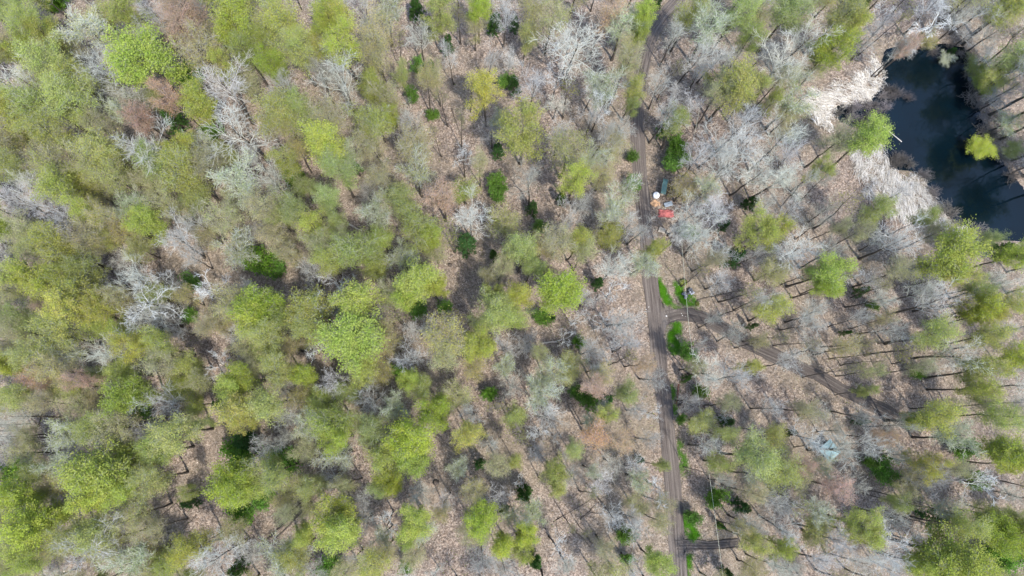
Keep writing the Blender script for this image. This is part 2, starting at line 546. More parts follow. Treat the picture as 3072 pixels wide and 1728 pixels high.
def ground_material():
    m, n, out = mat('leaf_litter_ground')
    tc = N(n, 'ShaderNodeTexCoord')
    v = tc.outputs['Object']
    big = noise(n, v, 0.06, 4, 0.6)
    midn = noise(n, v, 0.5, 4, 0.6)
    vo = N(n, 'ShaderNodeTexVoronoi')
    vo.inputs['Scale'].default_value = 5.5
    n.links.new(v, vo.inputs['Vector'])
    vo2 = N(n, 'ShaderNodeTexVoronoi')
    vo2.inputs['Scale'].default_value = 2.2
    n.links.new(v, vo2.inputs['Vector'])
    sx = N(n, 'ShaderNodeSeparateColor')
    n.links.new(vo.outputs['Color'], sx.inputs[0])
    leaf = ramp(n, sx.outputs[0], [(0.0, (0.085, 0.068, 0.056)), (0.3, (0.165, 0.135, 0.112)), (0.65, (0.24, 0.203, 0.172)), (1.0, (0.35, 0.305, 0.262))])
    sx2 = N(n, 'ShaderNodeSeparateColor')
    n.links.new(vo2.outputs['Color'], sx2.inputs[0])
    tint = ramp(n, sx2.outputs[1], [(0.0, (0.72, 0.68, 0.68)), (0.5, (1.06, 1.0, 0.95)), (1.0, (1.24, 1.12, 1.03))])
    c = mix(n, 1.0, leaf, tint, 'MULTIPLY')
    c = mix(n, ramp(n, midn, [(0.45, (0, 0, 0)), (0.75, (0.65, 0.65, 0.65))]), c, (0.15, 0.12, 0.10))
    c = mix(n, ramp(n, big, [(0.42, (0, 0, 0)), (0.66, (0.5, 0.5, 0.5))]), c, (0.19, 0.165, 0.11))
    bs = N(n, 'ShaderNodeBsdfPrincipled')
    bs.inputs['Roughness'].default_value = 1.0
    bs.inputs['Specular IOR Level'].default_value = 0.1
    n.links.new(c, bs.inputs['Base Color'])
    bp = N(n, 'ShaderNodeBump')
    bp.inputs['Strength'].default_value = 0.8
    bp.inputs['Distance'].default_value = 0.12
    n.links.new(noise(n, v, 3.5, 5, 0.7), bp.inputs['Height'])
    n.links.new(bp.outputs[0], bs.inputs['Normal'])
    n.links.new(bs.outputs[0], out.inputs[0])
    return m


me.materials.append(ground_material())


def link(name, me, parent=None, loc=None, label=None, cat=None, group=None, kind=None):
    o = bpy.data.objects.new(name, me)
    COL.objects.link(o)
    if parent:
        o.parent = parent
    if loc is not None:
        o.location = tuple(loc)
    for k, v_ in (('label', label), ('category', cat), ('group', group), ('kind', kind)):
        if v_:
            o[k] = v_
    return o


def thing(name, label, cat, loc, rz=0.0, group=None):
    o = link(name, None, None, loc, label, cat, group)
    o.rotation_euler = (0, 0, rz)
    return o


link('ground', me, kind='structure')

# water
r = np.random.default_rng(3)
wx = np.linspace(pond[:, 0].min() - 3, pond[:, 0].max() + 3, 12)
wy = np.linspace(pond[:, 1].min() - 3, pond[:, 1].max() + 3, 12)
A, B = np.meshgrid(wx, wy)
q = np.stack([A.ravel(), B.ravel(), np.full(A.size, WATER_Z)], 1)
ii = np.arange(A.size).reshape(A.shape)
wf = np.stack([ii[:-1, :-1], ii[:-1, 1:], ii[1:, 1:], ii[1:, :-1]], -1).reshape(-1, 4)
wm = mesh_np('pond_water', q, [(wf, 0)])
m, n, out = mat('dark_pond_water')
tc = N(n, 'ShaderNodeTexCoord')
bs = N(n, 'ShaderNodeBsdfPrincipled')
c = ramp(n, noise(n, tc.outputs['Object'], 0.12, 3), [(0.35, (0.0012, 0.004, 0.006)), (0.7, (0.0015, 0.0065, 0.011))])
n.links.new(c, bs.inputs['Base Color'])
bs.inputs['Roughness'].default_value = 0.04
bs.inputs['IOR'].default_value = 1.38
bp = N(n, 'ShaderNodeBump')
bp.inputs['Strength'].default_value = 0.12
bp.inputs['Distance'].default_value = 0.02
n.links.new(noise(n, tc.outputs['Object'], 3.0, 3), bp.inputs['Height'])
n.links.new(bp.outputs[0], bs.inputs['Normal'])
n.links.new(bs.outputs[0], out.inputs[0])
wm.materials.append(m)
link('pond_water', wm, kind='structure')


# ---------------------------------------------------------------- dirt road and tracks
def dirt_material(dark=1.0):
    m, n, out = mat('rutted_dirt')
    tc = N(n, 'ShaderNodeTexCoord')
    uv = N(n, 'ShaderNodeUVMap')
    mp = N(n, 'ShaderNodeMapping')
    mp.inputs['Scale'].default_value = (2.3, 0.045, 1)
    n.links.new(uv.outputs[0], mp.inputs[0])
    streak = noise(n, mp.outputs[0], 1.6, 5, 0.65)
    c = ramp(n, streak, [(0.32, (0.06, 0.046, 0.038)), (0.46, (0.12, 0.097, 0.083)), (0.55, (0.16, 0.132, 0.112)), (0.68, (0.25, 0.21, 0.175))])
    big = noise(n, tc.outputs['Object'], 0.35, 4)
    c = mix(n, ramp(n, big, [(0.4, (0, 0, 0)), (0.7, (0.35, 0.35, 0.35))]), c, (0.17, 0.142, 0.12))
    c = mix(n, 1.0, c, (dark * 0.97, dark, dark * 1.04), 'MULTIPLY')
    fine = noise(n, tc.outputs['Object'], 6.0, 3)
    c = mix(n, 1.0, c, ramp(n, fine, [(0.3, (0.8, 0.8, 0.8)), (0.7, (1.15, 1.15, 1.15))]), 'MULTIPLY')
    bs = N(n, 'ShaderNodeBsdfPrincipled')
    bs.inputs['Roughness'].default_value = 0.95
    bs.inputs['Specular IOR Level'].default_value = 0.15
    n.links.new(c, bs.inputs['Base Color'])
    bp = N(n, 'ShaderNodeBump')
    bp.inputs['Strength'].default_value = 0.7
    bp.inputs['Distance'].default_value = 0.08
    n.links.new(streak, bp.inputs['Height'])
    n.links.new(bp.outputs[0], bs.inputs['Normal'])
    n.links.new(bs.outputs[0], out.inputs[0])
    return m


M_DIRT = dirt_material(0.85)
M_MUD = dirt_material(0.62)


def strip(name, line, half, ruts, depth, lift=0.015, seed=1, taper=(1.0, 1.0), m=None, ease=0.0):
    r = np.random.default_rng(seed)
    # resample
    seg = np.linalg.norm(np.diff(line, axis=0), axis=1)
    s = np.concatenate([[0], np.cumsum(seg)])
    ss = np.arange(0, s[-1], 0.4)
    pl = np.stack([np.interp(ss, s, line[:, 0]), np.interp(ss, s, line[:, 1])], 1)
    t = norm(np.gradient(pl, axis=0))
    nr = np.stack([t[:, 1], -t[:, 0]], 1)
    U = np.linspace(-1, 1, 25)
    sm = lambda k, a: np.convolve(r.normal(size=len(ss) + 2 * k), np.ones(k) / k, 'same')[k:-k] * a
    el, er = sm(9, 0.35), sm(9, 0.35)
    wob = sm(25, 0.45)
    w = half * (taper[0] + (taper[1] - taper[0]) * ss / ss[-1])
    V, UVv = [], []
    for u in U:
        edge = np.where(u < 0, el, er) * abs(u) ** 3
        off = u * (w + edge)
        p = pl + nr * (off + 0 * wob)[:, None]
        z = gz(p) * 0 + base_z(p) + lift
        for c0, wd in ruts:
            cc = c0 * w / half + wob * 0.25
            z = z - depth * np.exp(-((off - cc) / wd) ** 2) + depth * 0.45 * np.exp(-((np.abs(off - cc) - wd * 1.7) / (wd * 0.6)) ** 2)
        z = z - ease * np.clip(1 - ss / 1.5, 0, 1) ** 2
        if abs(u) > 0.95:
            z = z - 0.16
        V.append(np.column_stack([p, z]))
        UVv.append(np.column_stack([off, ss]))
    V = np.stack(V, 1).reshape(-1, 3)
    UVv = np.stack(UVv, 1).reshape(-1, 2)
    idx = np.arange(len(V)).reshape(len(ss), len(U))
    f = np.stack([idx[:-1, :-1], idx[:-1, 1:], idx[1:, 1:], idx[1:, :-1]], -1).reshape(-1, 4)
    me = mesh_np(name, V, [(f, 0)], True)
    ul = me.uv_layers.new(name='UVMap')
    li = np.zeros(len(me.loops), np.int32)
    me.loops.foreach_get('vertex_index', li)
    ul.data.foreach_set('uv', UVv[li].astype(np.float32).ravel())
    me.materials.append(m or M_DIRT)
    return link(name, me, kind='structure')


def base_z(p):
    return gz(p)


strip('dirt_road', road_l, 1.42, [(-1.12, 0.13), (-0.78, 0.1), (-0.05, 0.09), (0.35, 0.1), (0.78, 0.12), (1.05, 0.1)], 0.11, 0.03, 4, (1.0, 1.0))
strip('side_track', track_l, 1.05, [(-0.62, 0.16), (0.62, 0.16)], 0.08, 0.05, 5, (1.3, 1.1), M_MUD, 0.12)
strip('spur_track', spur_l, 0.8, [(-0.45, 0.14), (0.45, 0.14)], 0.09, 0.04, 6, (1.0, 1.0), M_MUD)


# corner fillets at the fork
def patch(name, pts, lift):
    a = np.array([P(x, y, 0)[:2] for x, y in pts])
    c = a.mean(0)
    rings = [c + (a - c) * k for k in (0.25, 0.5, 0.75, 1.0)]
    V = [np.array([c])] + rings
    v2 = np.concatenate(V)
    z = base_z(v2) + lift
    z[-len(a):] -= 0.06
    n_ = len(a)
    tri = np.array([[0, 1 + i, 1 + (i + 1) % n_] for i in range(n_)])
    qd = np.array([[1 + k * n_ + i, 1 + (k + 1) * n_ + i, 1 + (k + 1) * n_ + (i + 1) % n_, 1 + k * n_ + (i + 1) % n_] for k in range(3) for i in range(n_)])
    me = mesh_np(name, np.column_stack([v2, z]), [(tri, 0), (qd, 0)], True)
    ul = me.uv_layers.new(name='UVMap')
    li = np.zeros(len(me.loops), np.int32)
    me.loops.foreach_get('vertex_index', li)
    ul.data.foreach_set('uv', (v2[li] * 0.6).astype(np.float32).ravel())
    me.materials.append(M_DIRT)
    return link(name, me, kind='structure')


patch('junction_dirt', [(1972, 880), (1980, 898), (1995, 914), (2022, 927), (2060, 935), (2060, 955), (2030, 958), (2008, 968), (1996, 985), (1988, 1010), (1976, 1010), (1970, 940)], 0.045)
patch('spur_mouth_dirt', [(2038, 1590), (2048, 1612), (2066, 1622), (2100, 1626), (2100, 1644), (2066, 1648), (2052, 1662), (2046, 1682), (2036, 1660)], 0.045)

# ---------------------------------------------------------------- the trees, read off the photograph tile by tile
# code: L dense lime, G green, Y yellow, O olive haze, P pale green, R russet, B bare, W white limbs, K slender, E evergreen, S green shrub
TS = 768 / 1932.0
TILES = {
    (0, 0): "G60,100,110 S430,30,75 G230,190,130 Y330,270,115 P620,170,165 Y960,130,125 B1130,80,125 B1100,235,110 R1370,80,165 R1400,260,130 O1560,380,150 G1720,80,140 L1790,220,145 G1850,390,120 B780,480,165 L1100,480,190 S1430,590,110 G430,500,140 G620,620,110 B90,560,150 G330,760,170 G560,810,160 G120,870,130 G400,1010,140 B1000,720,125 P870,800,110 R1300,740,110 L1490,790,110 B1690,650,170 E1330,930,110 B1800,950,215 B1080,1040,190 R1080,880,95 O830,960,100 S1610,990,80 P1510,1080,110 Y1370,1150,110 G1400,1310,130 G770,1140,150 O700,1260,130 G1150,1240,120 O420,1230,120 G90,1260,120 G430,1340,140 B170,1370,120 P1780,1330,165 O900,1380,120 O60,1080,110 L190,420,95 O1610,1250,110 B20,760,90 O1000,600,80 Y1700,470,90 B1450,60,80",
    (768, 0): "G230,180,140 G300,350,120 L530,100,120 Y660,140,110 Y660,320,150 O880,300,140 O900,430,120 P960,60,110 K1050,250,70 E1210,70,80 B1220,220,110 E1310,190,70 Y1400,110,130 E1440,330,60 B1470,390,80 K1530,60,70 B1740,400,90 E1800,180,75 L1680,40,80 B1880,60,90 S1210,490,55 E1320,520,55 G1100,570,60 S1180,720,55 S1340,860,48 O1280,610,80 S1890,620,60 Y1740,680,120 P1860,860,80 B640,600,185 B480,550,100 B200,620,120 L870,640,85 L150,480,100 O990,730,110 W890,830,110 G850,950,130 L1010,900,60 B1190,900,120 K1360,930,50 G170,850,150 G330,890,130 O560,880,130 L540,1100,130 P680,1120,105 E400,1120,58 O250,980,120 O1220,1090,130 O900,1090,110 W1560,1130,90 E1830,1140,60 G250,1250,90 S280,1330,90 B80,1330,130 G620,1290,120 E760,1270,50 P1200,1280,130 O950,1320,110 S1830,1390,80 O1690,1230,60 K1420,700,60 K1530,900,55 K1610,560,50 G60,330,90 O1360,560,70",
    (1536, 0): "B470,280,215 B170,620,130 W340,560,90 R690,90,115 P870,120,130 L1000,150,75 L965,290,60 O870,380,90 W620,610,95 P700,620,140 W810,620,110 W690,760,110 G930,690,72 G915,810,50 O860,480,90 Y100,980,180 B380,960,90 B700,970,80 P600,1150,110 O430,1130,140 Y520,1330,120 B170,1350,130 G1330,130,90 P1530,150,165 G1680,100,110 B1250,225,95 B1410,350,120 B1540,400,90 B1150,590,85 B1120,830,105 G1250,930,85 E1180,960,85 S1225,1110,85 S1220,1210,80 S1300,1190,50 Y1690,640,160 Y1810,690,110 O1560,720,110 B1750,900,150 B1600,1050,150 B1450,1140,110 B1820,1060,140 B1650,1250,130 B1850,1290,130 P1500,1400,100 G1790,300,95 O1870,150,90 B1880,400,90 S950,1370,58 P890,1410,100 S940,1160,45 B620,850,90 B850,960,100 O300,100,120 O130,80,110 E20,190,50 E20,650,62 W600,1180,60 E1100,15,50 K1240,490,50 W460,250,140",
    (2304, 0): "G150,90,150 G530,120,130 L470,350,135 Y600,200,90 B300,250,150 E690,40,80 W850,80,70 K1000,110,60 W1350,90,190 B720,250,110 B150,450,170 P210,740,125 P230,560,90 Y10,750,60 B110,1060,160 B220,1160,110 L745,1080,125 O510,1080,100 L1640,1095,88 P1380,410,60 R1080,340,62 G1870,460,110 L1650,620,95 G1760,560,120 G1600,480,80 B1780,720,110 P1860,890,90 G1880,1130,70 B1750,200,110 G1800,80,100 B1550,80,110 Y380,1290,75 B480,1350,75 B330,1400,110 B100,1300,130 B1050,340,80 O1240,290,60 E1440,350,40 O60,620,90 B900,190,90 K1180,240,50",
    (0, 576): "L20,300,110 B400,170,160 B80,80,150 O190,290,110 G350,360,120 G450,440,120 O640,330,120 Y700,130,110 O830,170,110 P960,90,130 L1130,210,110 O1240,100,90 B1470,200,110 B1250,330,140 B1390,460,80 P1740,430,140 O1680,220,120 S1890,500,85 Y150,580,130 Y300,660,150 G640,600,120 G600,780,130 Y560,890,150 Y800,900,110 R330,860,75 O100,740,100 W20,560,60 W1000,740,190 B1000,720,150 W1130,640,90 B1080,920,140 S1440,670,70 W1580,700,130 S1430,940,58 O1760,820,120 B1860,720,80 L1900,980,110 E1180,1065,60 B740,1230,170 W840,1130,80 Y1000,1180,120 G1190,1170,110 O1250,1310,110 G380,1080,140 G270,1180,110 O80,1050,110 P470,1190,110 L60,1310,90 R300,1400,90 R650,1395,85 W1600,1310,130 L1800,1390,120 O880,820,80 G180,990,100 O430,1340,110 O1500,1400,90 G470,700,100 O1560,1000,80",
    (768, 576): "G300,130,120 O70,80,110 G500,50,100 Y430,230,120 O430,380,110 P900,110,130 R1400,50,110 G1120,50,110 G1240,290,150 L1290,350,80 B1620,200,145 E1590,400,100 E1800,480,48 S60,520,120 S130,580,80 G760,430,150 P1080,460,110 B350,600,90 W560,690,115 G540,520,100 W400,860,165 G420,900,150 Y790,760,160 O980,760,90 L1260,650,130 L1130,760,90 L1340,740,90 S1230,900,70 S1420,880,55 L80,850,140 G100,1060,120 G250,990,100 G460,1030,120 W430,1190,115 L760,1180,185 B1140,1230,120 O1420,1120,150 O1450,1280,120 L1690,1150,115 G1850,900,130 G1710,1010,90 Y1830,790,90 S1070,1370,65 L1180,1400,80 B600,1400,90 G180,1330,110 L350,1390,80 B620,1040,70 P1880,1320,80 O1750,640,60 S1830,20,58 O1900,450,60 O600,330,80 G640,250,70 O260,480,80",
    (1536, 576): "P780,110,115 B900,230,95 B970,270,90 B760,180,80 E380,50,50 W400,60,50 K600,330,55 B430,230,80 S220,260,58 E150,130,58 O370,340,115 Y480,380,100 O540,460,95 G80,470,110 G140,570,80 L370,740,140 E640,690,58 B740,570,120 W820,690,100 P1030,500,110 Y1120,440,75 S1330,310,68 B1250,330,90 E1670,490,90 B1640,440,90 Y1870,290,130 B1480,330,150 B1600,80,120 B1350,150,130 E1800,80,60 E1600,250,48 W1550,30,80 G30,950,100 Y40,850,110 S240,950,68 E310,950,30 W510,930,75 B830,930,130 W710,960,95 W400,1090,65 B600,1180,110 S500,1130,50 B870,1150,110 K850,1260,60 B650,1320,80 R960,1280,75 B1080,1380,90 P300,1370,105 P190,1400,90 O690,1400,80 S1330,1200,72 O1400,1310,60 E1310,1410,38 B1450,1120,60 B1560,960,60 B1530,1330,125 B1700,1380,130 Y1830,1300,60 E1810,1010,34 K1780,720,80 K1750,880,60 B1880,800,80 B1730,1070,85 O1850,1130,60 O1500,500,70 K1450,600,55 O200,1200,60",
    (2304, 576): "Y30,280,110 G820,150,95 O680,310,80 B200,130,90 B300,400,140 B520,440,110 B430,230,80 L430,590,130 L440,700,90 O300,610,55 B1040,360,150 L1370,470,165 O1260,320,80 G1180,200,60 O990,600,105 W650,640,65 E690,750,50 B1180,750,105 B1300,830,150 B870,780,80 B390,900,110 B330,970,85 G1560,700,90 L1580,900,95 Y1700,930,90 B1780,700,130 P1650,800,110 L1880,480,110 E1750,430,75 G1650,390,68 B960,1010,90 W1110,1090,65 G1250,1080,115 K680,1110,60 K800,1140,50 O600,1180,75 K740,1210,55 B1490,1190,140 O1120,1340,60 S1120,1360,50 Y1560,1370,125 L1860,1240,110 G1650,1090,90 G1850,860,100 B1760,1130,80 O780,1400,60 B150,1290,80 K580,1330,55 K830,1270,55 K1300,1250,50 E590,1060,30 S800,860,40 O870,970,50 B1850,1400,90 K120,1080,60 K300,1110,55 B120,800,70 O520,250,50 K560,650,55 B720,950,60 Y1420,600,90 K930,700,50",
    (0, 1152): "G120,80,110 O260,150,100 L960,70,130 B1170,110,130 S1070,220,58 G1290,350,150 G1190,500,110 B1060,390,90 G700,330,120 O880,330,120 P430,400,130 P420,600,125 L800,640,180 L700,830,140 L950,800,120 G1120,720,120 S110,640,80 L110,850,130 L270,1000,135 Y240,1180,120 G570,1100,130 G750,1080,120 L230,1350,120 B550,1290,190 P950,1360,150 O1000,980,100 E1440,910,55 G1410,820,58 E1680,170,68 Y1800,150,145 L1790,30,100 Y1850,270,90 E1850,430,110 S1780,520,115 L1720,710,140 L1850,800,110 S1830,930,110 W1540,1150,120 B1600,1310,170 Y1420,1290,130 E1820,1390,85 O1150,1110,100 B60,250,100 O30,1400,80 G1540,310,50 G310,700,90 O430,1230,90 B30,420,80 O880,1160,90",
    (768, 1152): "G60,110,120 B830,90,130 G1230,60,90 L1350,160,125 P370,310,105 B210,290,100 G620,270,130 L610,410,110 P600,540,130 G880,410,120 P1030,180,100 L1120,430,145 L1140,560,120 G940,570,100 Y1600,370,110 S1760,80,58 B1640,230,80 B1790,480,80 E1690,610,55 L1020,770,95 G910,760,70 P1530,650,80 G130,640,125 S190,590,125 S30,860,100 G470,750,90 L600,980,140 L650,1110,130 L330,1110,70 P150,1320,160 G290,1270,100 S560,1410,115 W960,1040,110 P960,1150,80 L1190,1020,120 P1230,1130,105 L1120,1180,70 L1730,990,110 O1700,1120,90 P1890,1000,75 E1870,960,55 L1880,1230,75 O960,1280,80 G900,1370,120 S1140,1370,58 B60,450,110 O1400,1000,70 O1610,1110,80 B1700,1330,110 B1850,1390,100 B1440,880,70 O1650,760,85 O420,920,70 O700,760,70 K1560,480,50 O200,960,70",
    (1536, 1152): "P230,50,130 S560,130,80 S490,70,60 E700,120,75 B710,140,70 G850,80,80 R640,40,90 Y740,240,75 W1080,190,75 B250,250,130 W240,360,80 P600,310,70 W350,400,60 R780,400,110 R640,380,100 G500,520,70 B390,560,48 Y330,640,105 Y380,790,70 P610,650,60 W80,730,50 E90,820,78 G30,600,50 P160,960,105 L120,1180,85 Y60,1230,85 W330,1250,95 E160,1330,78 W1180,800,105 B970,660,75 P980,730,85 B780,980,100 B900,1030,80 S850,1130,68 S850,1310,48 L1120,1370,95 O1110,900,75 O1100,1050,70 S1280,270,38 S1430,60,58 O1620,150,68 E1620,280,58 W1660,200,58 G1600,370,75 S1560,870,80 E1740,930,68 G1830,560,135 P1860,710,100 S1350,1010,58 E1580,1070,28 B1860,1080,100 Y1830,1200,95 O1730,1110,70 B950,1400,95 E1610,1420,48 B430,1400,100 B1050,420,68 E960,570,38 Y1100,620,45 B1000,1120,90 K600,880,55 K470,1100,50 K580,1150,45 K1430,690,38 O720,1230,75 O1790,820,70 K250,760,50 B1500,480,80 B1650,760,70",
    (2304, 1152): "G80,620,145 B340,360,120 W440,500,75 B630,530,140 R290,600,75 P440,650,80 R550,780,90 B150,950,100 P420,960,100 B190,1090,105 Y680,1050,135 Y680,1130,90 Y130,1230,85 B560,1210,110 B930,1250,150 L1140,250,58 G1260,280,110 P1500,370,125 G1770,240,120 B1040,330,80 S780,590,48 S900,650,100 Y1220,590,105 S1480,500,80 L1780,500,120 L1880,620,90 W1690,760,145 S1560,720,70 B1350,800,120 B1200,730,90 G990,880,58 B960,1000,110 E1270,1020,110 P1420,980,100 G1500,1100,110 L1740,1140,140 L1850,1160,110 L1330,1280,185 L1200,1400,110 L1450,1390,100 S1650,1330,110 S1820,1320,120 G1580,1400,90 G1880,980,70 B60,1400,90 B480,1400,115 B750,1400,110 O1450,650,80 R860,400,68 E700,280,38 Y740,60,50 Y1570,20,95 B770,200,90 O280,180,80 E160,370,40 B850,480,90 B80,180,80 O1380,180,70 K1150,880,55 K1350,1080,50",
}
NAMES = {'L': 'maple_tree', 'G': 'maple_tree', 'Y': 'oak_tree', 'O': 'oak_tree', 'P': 'aspen_tree', 'R': 'red_maple_tree', 'B': 'bare_tree', 'W': 'birch_tree', 'K': 'slender_tree',
         'E': 'evergreen_tree', 'S': 'green_shrub'}
LOOKS = {'L': 'bright lime green maple in full new leaf', 'G': 'mid green maple with loose new leaves', 'Y': 'yellow green oak with golden new leaves',
         'O': 'hazy olive oak just breaking into leaf', 'P': 'pale grey green aspen with thin young leaves', 'R': 'russet budding maple', 'B': 'leafless grey tree with fine twigs',
         'W': 'leafless white limbed birch', 'K': 'slender dark stemmed tree with sparse top', 'E': 'dark green conifer', 'S': 'bushy fresh green shrub'}
SHORT = {'L': ('bright lime maple', 'big lime green maple', 'small lime green maple'), 'G': ('mid green leafing maple', 'broad mid green maple', 'small mid green maple'),
         'Y': ('golden green oak', 'broad golden green oak', 'small golden green oak'), 'O': ('hazy olive budding oak', 'broad hazy olive oak', 'small hazy olive oak'),
         'P': ('pale grey-green aspen', 'broad pale grey-green aspen', 'small pale grey-green aspen'), 'R': ('russet budding maple', 'broad russet budding maple', 'small russet maple'),
         'B': ('leafless grey tree', 'wide leafless grey tree', 'small leafless grey tree'), 'W': ('white limbed bare birch', 'wide white limbed birch', 'small white limbed birch'),
         'K': ('slender dark stemmed tree',) * 3, 'E': ('dark green conifer', 'large dark green conifer', 'small dark green conifer'), 'S': ('fresh green bush', 'large fresh green bush', 'small fresh green bush')}
GROUPS = {'L': 'lime green maples of the wood', 'G': 'mid green maples of the wood', 'Y': 'golden green oaks of the wood', 'O': 'olive oaks breaking into leaf', 'P': 'pale aspens of the wood',
          'R': 'russet budding maples', 'B': 'leafless grey trees', 'W': 'white limbed birches', 'K': 'slender dark stemmed trees', 'E': 'dark conifers under the canopy', 'S': 'green bushes under the canopy'}
CATS = {'L': 'tree', 'G': 'tree', 'Y': 'tree', 'O': 'tree', 'P': 'tree', 'R': 'tree', 'B': 'tree', 'W': 'tree', 'K': 'tree', 'E': 'conifer', 'S': 'bush'}
LEAFCOL = {'L': (0.36, 0.41, 0.08), 'G': (0.35, 0.375, 0.11), 'Y': (0.40, 0.405, 0.10), 'O': (0.40, 0.375, 0.155), 'P': (0.38, 0.41, 0.2), 'R': (0.50, 0.33, 0.20),
           'K': (0.25, 0.25, 0.08), 'E': (0.06, 0.135, 0.035), 'S': (0.14, 0.27, 0.045)}
BARKCOL = {'L': (0.30, 0.30, 0.22), 'G': (0.34, 0.35, 0.27), 'Y': (0.30, 0.28, 0.2), 'O': (0.36, 0.33, 0.27), 'P': (0.5, 0.52, 0.44), 'R': (0.45, 0.36, 0.33), 'B': (0.55, 0.55, 0.50),
           'W': (1, 1, 1), 'K': (0.2, 0.17, 0.15), 'E': (0.12, 0.09, 0.06), 'S': (0.2, 0.18, 0.12)}
# things in the photograph that labels can point at (photograph pixels)
MARKS = [("the pond's far bank", 2790, 125), ('the pole in the pond', 2665, 385), ('the lower pale reeds', 2720, 580), ('the upper pale reeds', 2560, 265), ('the red tarpaulin', 1998, 643),
         ('the lumber stacks', 1992, 700), ('the parked quad bike', 2062, 882), ('the road junction', 1985, 950), ('the blue-grey hut', 2476, 1345), ("the road's top bend", 1930, 150),
         ('the short spur track', 2130, 1635), ('the curving side track', 2400, 1105), ("the road's lower end", 2030, 1700), ('the isolated round lime crown', 1683, 870),
         ('the green bushes by the road', 2022, 440), ('the russet tree group', 550, 90), ('the conifer under white twigs', 1400, 738), ('the sprawling dead birch', 930, 915),
         ('the twin pale bare crowns', 700, 370), ('the huge rounded lime crown', 320, 1430), ('the lone clearing conifer', 572, 1512), ('the leaf strewn gap', 640, 1350),
         ('the top left corner', 20, 20), ('the bottom left corner', 20, 1700), ('the bottom right corner', 3050, 1700), ('the top right corner', 3050, 20), ('the left edge midpoint', 10, 860),
         ('the crossed fallen logs', 1790, 1520), ('the long leaning dead trunks', 900, 1515), ("the photo's top edge centre", 1300, 10), ('the big yellow oak', 1580, 400),
         ('the pale crown over evergreen', 1010, 250), ('the right edge midpoint', 3060, 900), ('the side track mouth', 2130, 980), ('the bottom edge centre', 1450, 1715),
         ('the narrow green roof', 1988, 565), ('the pond outflow corner', 2960, 690), ('the brown forest gap', 500, 730), ('the road verge mid-way', 2040, 1330)]


def direction(dx, dy):
    a = (math.degrees(math.atan2(-dy, dx)) + 360) % 360
    return ['right of', 'above right of', 'above', 'above left of', 'left of', 'below left of', 'below', 'below right of'][int((a + 22.5) // 45) % 8]


TREES = []
for (tx, ty), s in TILES.items():
    for tok in s.split():
        a = tok[1:].split(',')
        TREES.append((tok[0], tx + float(a[0]) * TS, ty + float(a[1]) * TS, float(a[2]) * TS))
# lower trees that fill the canopy between the tall ones, kept out of the gaps that show the forest floor
GAPS = [(500, 730, 75), (560, 660, 60), (640, 1350, 90), (540, 1450, 110), (600, 1560, 90), (470, 1500, 80), (690, 1500, 50), (600, 1010, 50), (560, 780, 60), (1400, 850, 80), (1440, 900, 80), (1370, 770, 45),
        (1130, 120, 60), (1230, 200, 90), (1330, 140, 70), (1380, 330, 110), (1230, 350, 60), (1450, 560, 50), (1400, 480, 50), (940, 280, 35), (1030, 600, 50), (1020, 660, 60), (1310, 1330, 60), (1320, 1440, 70), (1360, 1600, 90),
        (1230, 1400, 50), (1350, 1250, 50), (1000, 1560, 50), (920, 1640, 45), (760, 1560, 60), (430, 1570, 60), (1640, 880, 60), (1860, 650, 40), (1990, 640, 90), (1985, 700, 60), (2030, 880, 110), (2150, 960, 60), (2250, 850, 80),
        (2480, 950, 80), (2560, 1080, 90), (1800, 1080, 60), (1640, 1150, 50), (1800, 1560, 70), (1700, 1540, 60), (1880, 1450, 40), (2100, 1430, 60), (2150, 1550, 50), (2100, 1690, 60), (2190, 1230, 80), (2350, 1210, 70), (2690, 1210, 90), (2620, 1040, 80), (2300, 1020, 70), (1650, 1040, 60), (1700, 1250, 60), (1870, 1250, 40), (1540, 1560, 60), (1640, 200, 40), (2040, 480, 60)]
RL = np.array([(x * SRC, y * SRC) for x, y in ROAD + [(1640, 740), (1660, 900), (1692, 1220), (1605, 260)] + TRACK + PATH + SPUR])
PP = np.array([(x * SRC, y * SRC) for x, y in POND])
RP = np.array([(x * SRC, y * SRC) for rd in ([(2060, 330), (2038, 262), (2100, 222), (2190, 172), (2222, 236), (2098, 296)], [(2150, 352), (2222, 360), (2232, 405), (2332, 462), (2368, 528), (2320, 552), (2215, 532), (2160, 440)]) for x, y in rd])
fr = np.random.default_rng(77)
XY = np.array([(a[1], a[2], a[3]) for a in TREES])
extra = []
for gy_ in np.arange(-30, 1790, 46):
    for gx_ in np.arange(-40, 3130, 50):
        x, y = gx_ + fr.uniform(-20, 20), gy_ + fr.uniform(-18, 18)
        allp = XY if not extra else np.concatenate([XY, np.array([(e[1], e[2], e[3]) for e in extra])])
        d_ = np.hypot(allp[:, 0] - x, allp[:, 1] - y) - allp[:, 2] * 0.72
        if d_.min() < (18 if x < 1150 else 26):
            continue
        if any(math.hypot(x - a, y - b) < c_ for a, b, c_ in GAPS) or np.hypot(RL[:, 0] - x, RL[:, 1] - y).min() < 62:
            continue
        if inside(PP, np.array([[x, y]]))[0] or segdist(PP, np.array([[x, y]]), True)[0] < 45 or np.hypot(RP[:, 0] - x, RP[:, 1] - y).min() < 75:
            continue
        t_ = fr.random()
        if x < 1150:
            c = 'g' if t_ < 0.3 else ('o' if t_ < 0.75 else 'b')
        else:
            c = 'b' if t_ < 0.5 else ('o' if t_ < 0.78 else ('g' if t_ < 0.86 else 'K'))
        extra.append((c, x, y, fr.uniform(30, 46)))
TREES += extra
